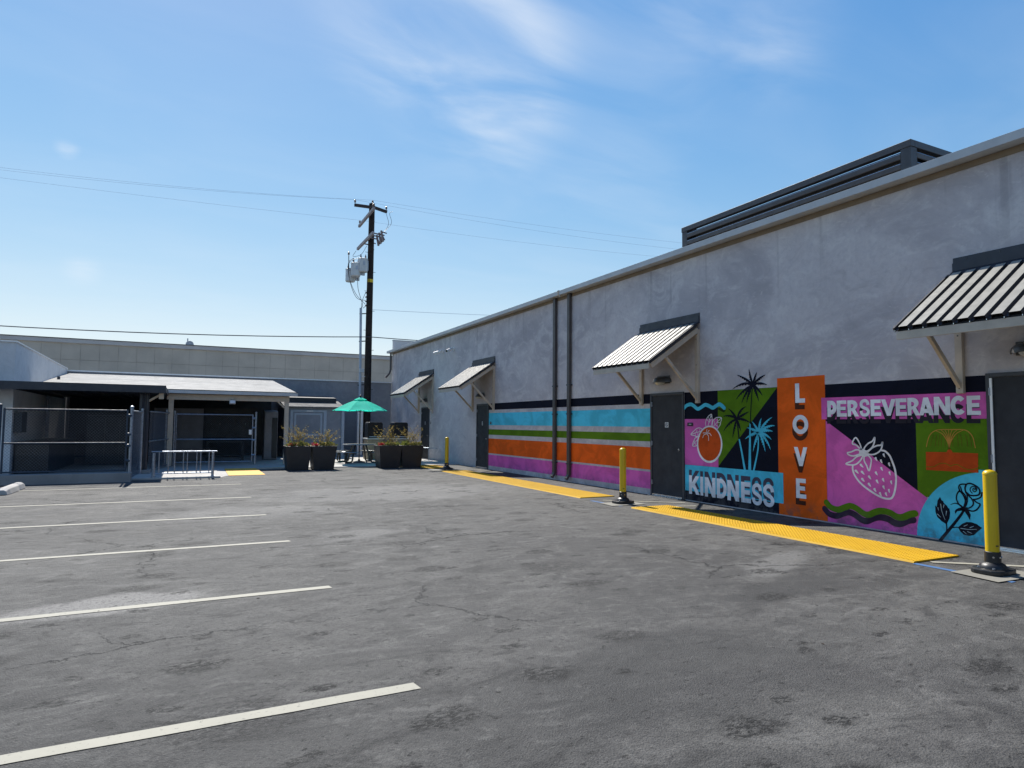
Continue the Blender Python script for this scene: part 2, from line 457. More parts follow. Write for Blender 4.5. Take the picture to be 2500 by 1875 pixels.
M['wire_thin'] = plain('wire_thin', (.36,.44,.54), .5, .3, .1, 3)
M['wood'] = plain('wood', (.045,.020,.012), .5, 0, .3, 12, .4)
M['planter'] = plain('planter', (.030,.028,.029), .42, 0, .16, 3, .5)
M['soil'] = plain('soil', (.035,.024,.016), .95, 0, .4, 30)
M['cabinet_grey'] = plain('cabinet_grey', (.15,.15,.17), .5, 0, .1, 3)
M['dark_cabinet'] = plain('dark_cabinet', (.014,.018,.022), .5, 0, .2, 3)  # near-black tone also carries the shade inside the storage bay
M['stone_agg'] = plain('stone_agg', (.30,.25,.19), .9, 0, .45, 55, .2, .6, 90)
M['shed_wall'] = make_stucco('shed_wall', (.27,.29,.33), (.24,.26,.30), (.30,.32,.36))
M['trim_blue'] = plain('trim_blue', (.36,.42,.50), .5, 0, .06, 4)
M['table_metal'] = plain('table_metal', (.018,.024,.024), .3, 0, .2, 10, .6)

t = NT('umbrella_fabric')
c = t.mix(t.rng(t.noise(5, 5), .3, .7), (.014,.66,.47), (.022,.74,.54))
t.set(c, .8, 0, .2)
tr = t.n.new('ShaderNodeBsdfTranslucent'); t.l.new(c, tr.inputs['Color'])
ms = t.n.new('ShaderNodeMixShader'); ms.inputs[0].default_value = .5
t.l.new(t.b.outputs[0], ms.inputs[1]); t.l.new(tr.outputs[0], ms.inputs[2]); t.l.new(ms.outputs[0], t.out.inputs['Surface'])
M['umbrella'] = t.mat
def leafmat(name, a, b):
    t = NT(name); c = t.mix(t.rng(t.noise(14, 3), .35, .65), a, b); t.set(c, .6, 0, .3)
    tr = t.n.new('ShaderNodeBsdfTranslucent'); t.l.new(c, tr.inputs['Color'])
    ms = t.n.new('ShaderNodeMixShader'); ms.inputs[0].default_value = .35
    t.l.new(t.b.outputs[0], ms.inputs[1]); t.l.new(tr.outputs[0], ms.inputs[2]); t.l.new(ms.outputs[0], t.out.inputs['Surface'])
    return t.mat
M['leaf_green'] = leafmat('leaf_green', (.09,.13,.025), (.24,.24,.05))
M['leaf_gold'] = leafmat('leaf_gold', (.33,.23,.06), (.40,.34,.12))
M['petal_red'] = leafmat('petal_red', (.40,.02,.03), (.55,.05,.08))
M['stalk'] = leafmat('stalk', (.20,.15,.06), (.34,.27,.11))

# ================================================================== SETTING
g = MB(); g.add([(-700,-700,0),(700,-700,0),(700,700,0),(-700,700,0)], [(0,1,2,3)])
struct('asphalt_ground', g, M['asphalt'])

def sheet(name, pts, z, mat):
    m = MB(); m.add([(x,y,z) for x,y in pts], [tuple(range(len(pts)))]); return struct(name, m, mat)
for i, (y, x1) in enumerate(((3.90,1.33),(6.565,1.33),(9.306,1.325),(12.09,1.31),(15.035,1.315),(18.30,1.35))):
    m = MB(); w = .052; n = 24
    rr = random.Random(i); xs = [-4.6 + (x1+4.6)*k/n for k in range(n+1)]
    up = [(x, y+w+rr.uniform(-.004,.004), .004) for x in xs]; lo = [(x, y-w+rr.uniform(-.004,.004), .004) for x in xs]
    up[-1] = (x1-.015, y+w, .004); lo[-1] = (x1, y-w, .004)
    m.add(up+lo, [(k, n+1+k, n+2+k, k+1) for k in range(n)])
    struct('parking_line', m, M['line_white'])
def strip_line(name, a, b, w, mat, z=.004):
    a, b = Vector(a), Vector(b); d = (b-a).normalized(); p = Vector((-d.y, d.x))*w/2
    return sheet(name, [tuple(a+p), tuple(a-p), tuple(b-p), tuple(b+p)], z, mat)
for by in (4.13, 10.98, 21.45):
    strip_line('blue_line', (7.76, by+.70), (7.79, by-.32 if by < 20 else by-.2), .09, M['line_blue'])
    strip_line('path_line', (8.02, by+.66), (9.35, by-.40), .085, M['line_white'], .008)
    strip_line('path_line', (7.95, by-.55), (9.2, by-.9) if by > 5 else (9.2, by-1.2), .085, M['line_white'], .008)
    sheet('painted_pad', [(7.60,by-.27),(8.42,by-.30),(8.44,by+.20),(7.66,by+.24)], .012, M['pad_paint'])

m = MB(); m.box(-12,.95,20.55,33.7,-.2,.05); struct('storage_pavement', m, M['concrete'], bevel=.012)
m = MB(); m.box(.952,9.72,23.92,33.7,-.2,.03); struct('patio_pavement', m, M['concrete'], bevel=.012)
m = MB(); m.add([(.952,20.7,.006),(1.20,21.3,.006),(1.20,23.915,.035),(.952,23.915,.05)], [(0,1,2,3)]); struct('ramp_flare', m, M['concrete'])
sheet('kerb_paint', [(2.25,23.93),(3.30,23.93),(3.30,24.05),(2.25,24.05)], .034, M['yellow_flat'])
m = MB(); m.box(-12,-1.25,19.95,20.30,-.2,.25); struct('low_kerb_wall', m, M['kerb'], bevel=.015)

# ------------------------------------------------------------------ yellow tactile strips
def tactile(label, y0, y1, x0=7.78, x1=8.71, seg=1.524, domes=True, fine=True):
    root = thing('tactile_strip', label, 'tactile paving', ((x0+x1)/2, y0, 0), 'yellow tactile strips along the mural wall')
    y = y0; rr = random.Random(int(y0*10))
    while y < y1 - .05:
        ye = min(y+seg, y1); m = MB(); zt = .020 + rr.uniform(-.002, .003); zs = rr.uniform(-.002,.002)
        m.prism([(x0,.002),(x0+.018,zt),(x1-.018,zt),(x1,.002)], 1, y+.002, ye-.002)
        nx = 15; p = (x1-x0-.05)/nx; ny = int((ye-y-.02)/p)
        k = 6 if fine else 4
        for i in range(nx):
            for j in range(ny):
                cx, cy = x0+.025+p*(i+.5), y+.01+(ye-y-.02)/ny*(j+.5)
                m.lathe([(.0135,zt-.001),(.012,zt+.0035),(.007,zt+.0056)], k, (cx,cy,0))
        obj('tactile_tile', m, M['tactile'], root)
        y = ye
    return root
tactile('near yellow bumpy strip below the LOVE and strawberry panels', 4.85, 10.34)
tactile('middle yellow bumpy strip below the striped mural', 12.16, 20.88, fine=False)
tactile('far yellow bumpy strip beside the planters', 22.12, 27.6, fine=False)
rt = thing('tactile_ramp', 'flat orange yellow ramp mat in front of the storage gate', 'tactile paving', (1.7,21.3,0))
m = MB()
m.add([(1.205,21.3,.008),(2.24,21.3,.008),(2.20,23.915,.045),(1.205,23.915,.045)], [(0,1,2,3)])
obj('mat', m, M['yellow_flat'], rt)

rr = random.Random(21); m = MB()
for k in range(90):
    x, y = rr.uniform(-2,9.4), rr.uniform(2.6,19); a = rr.uniform(0,6.3); q = rr.uniform(.006,.02); h = rr.uniform(.003,.009)
    c_, s_ = math.cos(a)*q, math.sin(a)*q
    m.add([(x-c_,y-s_,.0015),(x+s_*.5,y-c_*.5,h),(x+c_,y+s_,.003),(x-s_*.5,y+c_*.5,h*.8)], [(0,1,2,3)])
obj('leaf_litter', m, M['soil'], None, kind='stuff', fix=False)

# ================================================================== MAIN BUILDING
XW = 9.72
bld = thing('mural_building', 'long grey stucco building with murals, four awnings and grey doors', 'building', (XW,12,0))
m = MB(); m.box(XW, 26, -14, 33.7, -.3, 5.36); obj('wall', m, M['stucco'], bld)
m = MB(); m.box(XW-.012, XW-.001, -14, 33.69, 5.255, 5.345); obj('trim_board', m, M['soffit'], bld)
m = MB(); m.box(9.515, 26, -14, 34.0, 5.362, 5.372); obj('soffit_edge', m, M['soffit'], bld)
for a, b in ((-14, 16.02), (16.03, 34.02)):
    m = MB(); m.prism([(9.50,5.352),(9.497,5.47),(9.515,5.478),(9.525,5.44),(9.715,5.44),(9.715,5.352)], 1, a, b)
    obj('gutter', m, M['gutter'], bld)
m = MB(); m.box(9.485,9.53,15.99,16.06,5.34,5.485); m.box(9.5,9.6,15.96,16.0,5.30,5.35); obj('gutter_joint', m, M['beige'], bld)
m = MB(); m.box(9.72, 26, -14, 33.9, 5.374, 5.42); obj('roof', m, M['roof_grey'], bld)
m = MB(); m.box(9.88, 14, 34.05, 34.25, 5.0, 6.07); obj('parapet', m, M['wall_pale'], bld)
m = MB(); m.box(9.86, 14.02, 34.03, 34.27, 6.072, 6.12); obj('parapet_cap', m, M['gutter'], bld)
# downspouts
def spout(y0, y1, x0=9.62, z0=.12, z1=5.36):
    m = MB(); m.box(x0, x0+.075, y0, y1, z0+.10, z1)
    m.add([(x0,y0,z0+.10),(x0,y1,z0+.10),(x0+.075,y0,z0+.10),(x0+.075,y1,z0+.10),(x0-.07,y0,z0),(x0-.07,y1,z0),(x0-.02,y0,z0-.06),(x0-.02,y1,z0-.06)],
          [(0,1,5,4),(2,6,7,3),(0,4,6,2),(1,3,7,5),(4,5,7,6)])
    o = obj('downspout', m, M['brown_pipe'], bld, bevel=.006)
    for z in (2.72, 1.90, .50):
        b = MB(); b.box(x0-.004, XW-.001, y0-.028, y1+.028, z, z+.035); obj('strap', b, M['frame_grey'], o)
spout(16.42, 16.545); spout(15.62, 15.745)
m = MB(); m.tube([(9.62,33.62,5.36),(9.62,33.62,4.45),(9.55,33.60,4.25),(9.35,33.60,4.02)], .055, 8); obj('corner_downspout', m, M['brown_pipe'], bld, smooth=True)

# doors
def door(y0, y1, hinge_hi=True, sign='ring', lockside=True, astragal=False, z1=2.35):
    fr = MB(); w = .055
    fr.box(XW-.032, XW-.001, y0, y0+w, .0, z1); fr.box(XW-.032, XW-.001, y1-w, y1, .0, z1); fr.box(XW-.032, XW-.001, y0+w, y1-w, z1-w, z1)
    p = MB(); p.box(XW-.016, XW-.001, y0+w+.004, y1-w-.004, .045, z1-w-.004)
    d = obj('door', p, M['door_grey'], bld, bevel=.003)
    obj('door_frame', fr, M['frame_grey'], d, bevel=.004)
    for z in (2.10, 1.20, .31):
        h = MB(); h.tube([(XW-.040,y1-w-.002,z-.055),(XW-.040,y1-w-.002,z+.055)], .011, 8); h.box(XW-.034,XW-.017,y1-w-.03,y1-w+.02,z-.05,z+.05); obj('hinge', h, M['galv'], d)
    th = MB(); th.box(XW-.16, XW-.033, y0+w, y1-w, 0, .018); th.box(XW-.035, XW-.0165, y0+w+.01, y1-w-.01, .02, .052); obj('threshold', th, M['steel'], d)
    lk = MB(); lk.tube([(XW-.030,y0+.165,1.08),(XW-.0165,y0+.165,1.08)], .028, 12); lk.box(XW-.038,XW-.029,y0+.160,y0+.170,1.06,1.10); obj('lock', lk, M['steel'], d)
    yc = (y0+y1)/2
    if sign:
        for zc in ((1.625,) if sign == 'ring' else (1.675, 1.60)):
            s = .058 if sign == 'ring' else .036
            pl = MB(); pl.box(XW-.0195, XW-.0165, yc-s, yc+s, zc-s, zc+s); so = obj('door_sign', pl, M['plastic_white'], d)
            r = MB(); n = 20
            for k in range(n):
                a0, a1 = 2*PI*k/n, 2*PI*(k+1)/n
                r.add([(XW-.0205, yc+q*s*math.cos(a), zc+q*s*math.sin(a)) for q, a in ((.80,a0),(.80,a1),(.58,a1),(.58,a0))], [(0,1,2,3)])
            q = s*.55; r.add([(XW-.0208, yc+q*.70, zc+q*.98), (XW-.0208, yc+q*.98, zc+q*.70), (XW-.0208, yc-q*.70, zc-q*.98), (XW-.0208, yc-q*.98, zc-q*.70)], [(0,1,2,3)])
            r.add([(XW-.0203, yc+s*.45, zc-s*.05), (XW-.0203, yc-s*.45, zc-s*.05), (XW-.0203, yc-s*.45, zc-s*.2), (XW-.0203, yc+s*.45, zc-s*.2)], [(0,1,2,3)])
            obj('pictogram', r, M['plastic_black'], so, fix=False)
    if astragal:
        a = MB(); a.box(XW-.046, XW-.030, y1-.085, y1-.055, .03, 2.28); obj('door_seal', a, M['alu_white'], d)
    return d
door(10.99, 12.13)
door(21.24, 22.30, sign='pair'); door(27.60, 28.67, sign='pair')
door(3.80, 4.99, sign=None, astragal=True)
# small room plates beside the doors
for y0, y1, z0, z1 in ((10.714,10.894,1.60,1.676),(21.0,21.12,1.61,1.70),(27.36,27.46,1.60,1.69)):
    m = MB(); m.box(XW-.014, XW-.008, y0, y1, z0, z1); pl = obj('room_plate', m, M['plate'], bld, bevel=.003)
    m = MB(); yc = (y0+y1)/2
    for k in range(4):
        a = yc+.032-k*.018; m.add([(XW-.0146,a,(z0+z1)/2+.012),(XW-.0146,a-.012,(z0+z1)/2+.012),(XW-.0146,a-.012,(z0+z1)/2-.006),(XW-.0146,a,(z0+z1)/2-.006)], [(0,1,2,3)])
    obj('plate_text', m, M['plastic_white'], pl, fix=False)

# ------------------------------------------------------------------ roof screen of horizontal slats
sc = thing('roof_screen', 'dark slatted metal screen box standing on the flat roof', 'roof screen', (12.5,9.6,5.42))
X0, X1, Y0, Y1, ZT = 11.0, 14.2, 6.70, 12.48, 6.58
for x in (X0, X1-.18):
    for y in (Y0, Y1-.18):
        m = MB(); m.box(x, x+.18, y, y+.18, 5.421, ZT-.121); obj('corner_post', m, M['dark_metal'], sc, bevel=.006)
m = MB()
for a in ((X0-.01,X0+.11,Y0-.01,Y1+.01),(X1-.11,X1+.01,Y0-.01,Y1+.01),(X0+.112,X1-.112,Y0-.01,Y0+.11),(X0+.112,X1-.112,Y1-.11,Y1+.01)):
    m.box(a[0],a[1],a[2],a[3],ZT-.12,ZT)
obj('top_rail', m, M['dark_metal'], sc, bevel=.005)
m = MB(); m.box(X0+.13,X1-.13,Y0+.13,Y1-.13,5.43,ZT-.125); obj('liner', m, M['dark_cabinet'], sc)
for k in range(6):
    z = ZT-.125-k*.178
    P = [(.012,-.172),(0,-.162),(0,-.075),(.105,-.005),(.115,-.015),(.018,-.085)]
    for axis, a, b, q0, sg in ((1,Y0+.182,Y1-.182,X0,1),(0,X0+.182,X1-.182,Y0,1),(0,X0+.182,X1-.182,Y1,-1)):
        m = MB(); m.prism([(q0+sg*x, z+h) for x, h in P], axis, a, b); o = obj('slat', m, M['brown_pipe'], sc)
        m = MB(); m.prism([(q0-sg*.002, z-.076),(q0,z-.069),(q0+sg*.010,z-.068),(q0+sg*.006,z-.075)], axis, a, b); obj('slat_highlight', m, M['steel'], o)  # bright steel strip added as the highlight along each slat edge

# ------------------------------------------------------------------ awnings
def awning(yc, label):
    r = thing('door_awning', label, 'awning', (XW, yc, 2.09), 'sloping metal awnings over the doors')
    Y = lambda d: yc + d
    W = XW
    m = MB(); m.box(W-.016, W-.001, Y(-1.01), Y(1.01), 3.945, 4.02); m.box(W-.04, W-.001, Y(-1.01), Y(1.01), 3.83, 3.943)
    m.prism([(W-.002,3.828),(W-.038,3.828),(W-.16,3.745),(W-.152,3.735),(W-.002,3.80)], 1, Y(-1.012), Y(1.012))
    fl = obj('flashing', m, M['navy_metal'], r)
    b = MB()
    for k in range(5):
        y = Y(-.85+k*.42); b.tube([(W-.024,y,3.985),(W-.016,y,3.985)], .010, 6)
    obj('bolt', b, M['frame_grey'], fl)
    # ribbed sheet
    xt, zt, xb, zb = W-.10, 3.745, W-1.37, 2.885
    sl = Vector((xb-xt, 0, zb-zt)); nrm = Vector((-(zb-zt), 0, (xb-xt))).normalized()
    if nrm.z < 0: nrm = -nrm
    N = 11; p = 2.02/N; prof = []
    for k in range(N):
        a = 1.01 - k*p
        prof += [(a, 0), (a-.046, 0), (a-.060, .048), (a-p+.013, .048), (a-p, 0)]
    vs = []; q = len(prof)
    for d, h in prof: vs.append(Vector((xt,Y(d),zt)) + nrm*h)
    for d, h in prof: vs.append(Vector((xb,Y(d),zb)) + nrm*h)
    m = MB(); m.add(vs, [(i, i+1, q+i+1, q+i) for i in range(q-1)])
    sheet_o = obj('roof_sheet', m, [M['awning_white'], M['awning_dark']], r, fix=False)
    for i, pl in enumerate(sheet_o.data.polygons): pl.material_index = 0 if i % 5 == 2 else 1  # white rib tops; valleys and rib sides coloured dark for their shade
    so = sheet_o.modifiers.new('thick', 'SOLIDIFY'); so.thickness = .004; so.offset = -1
    m = MB()                                               # dark underlay and side trims
    m.bar(Vector((xt,Y(0),zt))-nrm*.018, Vector((xb+.02,Y(0),zb+.013))-nrm*.018, 2.0, .022, nrm); obj('deck', m, M['awning_dark'], r)
    for s in (-1, 1):
        m = MB(); m.bar(Vector((xt,Y(s*1.022),zt))+nrm*.008, Vector((xb,Y(s*1.022),zb))+nrm*.008, .018, .062, nrm); obj('edge_trim', m, M['awning_dark'], r)
        m = MB(); m.bar(Vector((xt+.04,Y(s*.985),zt-.06))-nrm*.035, Vector((xb+.05,Y(s*.985),zb-.035))-nrm*.035, .035, .105, nrm); obj('rafter', m, M['beige'], r, bevel=.003)
        m = MB(); m.box(W-.062, W-.001, Y(s*.955)-.048, Y(s*.955)+.048, 2.09, 3.66); po = obj('wall_post', m, M['beige'], r, bevel=.003)
        bb = MB()
        for z in (2.16, 2.9, 3.45): bb.tube([(W-.068,Y(s*.955),z),(W-.062,Y(s*.955),z)], .011, 6)
        obj('bolt', bb, M['frame_grey'], po)
        m = MB(); m.bar((W-.035,Y(s*.955),2.17), (W-.91,Y(s*.955),3.045), .05, .06); obj('brace', m, M['beige'], r, bevel=.003)
    m = MB(); m.box(xb+.005, xb+.032, Y(-1.0), Y(1.0), zb-.125, zb-.015); obj('fascia', m, M['beige'], r, bevel=.003)
    m = MB()
    for k in range(N+1):
        m.tube([(xb-.006, Y(1.01-k*p), zb-.014),(xb-.006, Y(1.01-k*p), zb+.002)], .007, 5)
    obj('rivet', m, M['steel'], r)
    return r
a2 = awning(11.50, 'white ribbed awning over the door beside the KINDNESS mural')
dup(a2, (XW,4.35,2.09), 'nearest ribbed awning, over the dark door at the right edge')
dup(a2, (XW,21.75,2.09), 'ribbed awning over the door at the far end of the stripes')
dup(a2, (XW,28.12,2.09), 'farthest and smallest ribbed awning near the building corner')

# wall lamps under the awnings
lr = thing('wall_lamp', 'dark half dome lamp under the awning beside the KINDNESS mural', 'wall lamp', (XW,11.66,2.55), 'dark lamps above the doors')
m = MB(); n = 14; prof = [(0,.17),(.5,.165),(.8,.14),(.95,.10),(1,.05),(1,.03)]
for i, (rr_, z) in enumerate(prof):
    for k in range(n+1):
        a = PI*k/n; m.v.append((XW-.012-.24*rr_*math.sin(a), 11.66+.27*rr_*math.cos(a), 2.55+z))
for i in range(len(prof)-1):
    for k in range(n): m.f.append((i*(n+1)+k, i*(n+1)+k+1, (i+1)*(n+1)+k+1, (i+1)*(n+1)+k)); m.m.append(0)
obj('lamp_hood', m, M['lamp_body'], lr, smooth=True)
m = MB(); m.box(XW-.02, XW-.0105, 11.44, 11.88, 2.56, 2.74); obj('back_plate', m, M['lamp_body'], lr, bevel=.004)
m = MB(); m.lathe([(.0,-.03),(.09,-.02),(.13,.03)], 12, (XW-.13,11.66,2.55)); obj('lens', m, M['lamp_glass'], lr, smooth=True)
dup(lr, (XW,4.40,2.55), 'dark half dome lamp under the nearest awning')
dup(lr, (XW,21.85,2.57), 'dark half dome lamp under the third awning')
dup(lr, (XW,28.15,2.57), 'dark half dome lamp under the farthest awning')

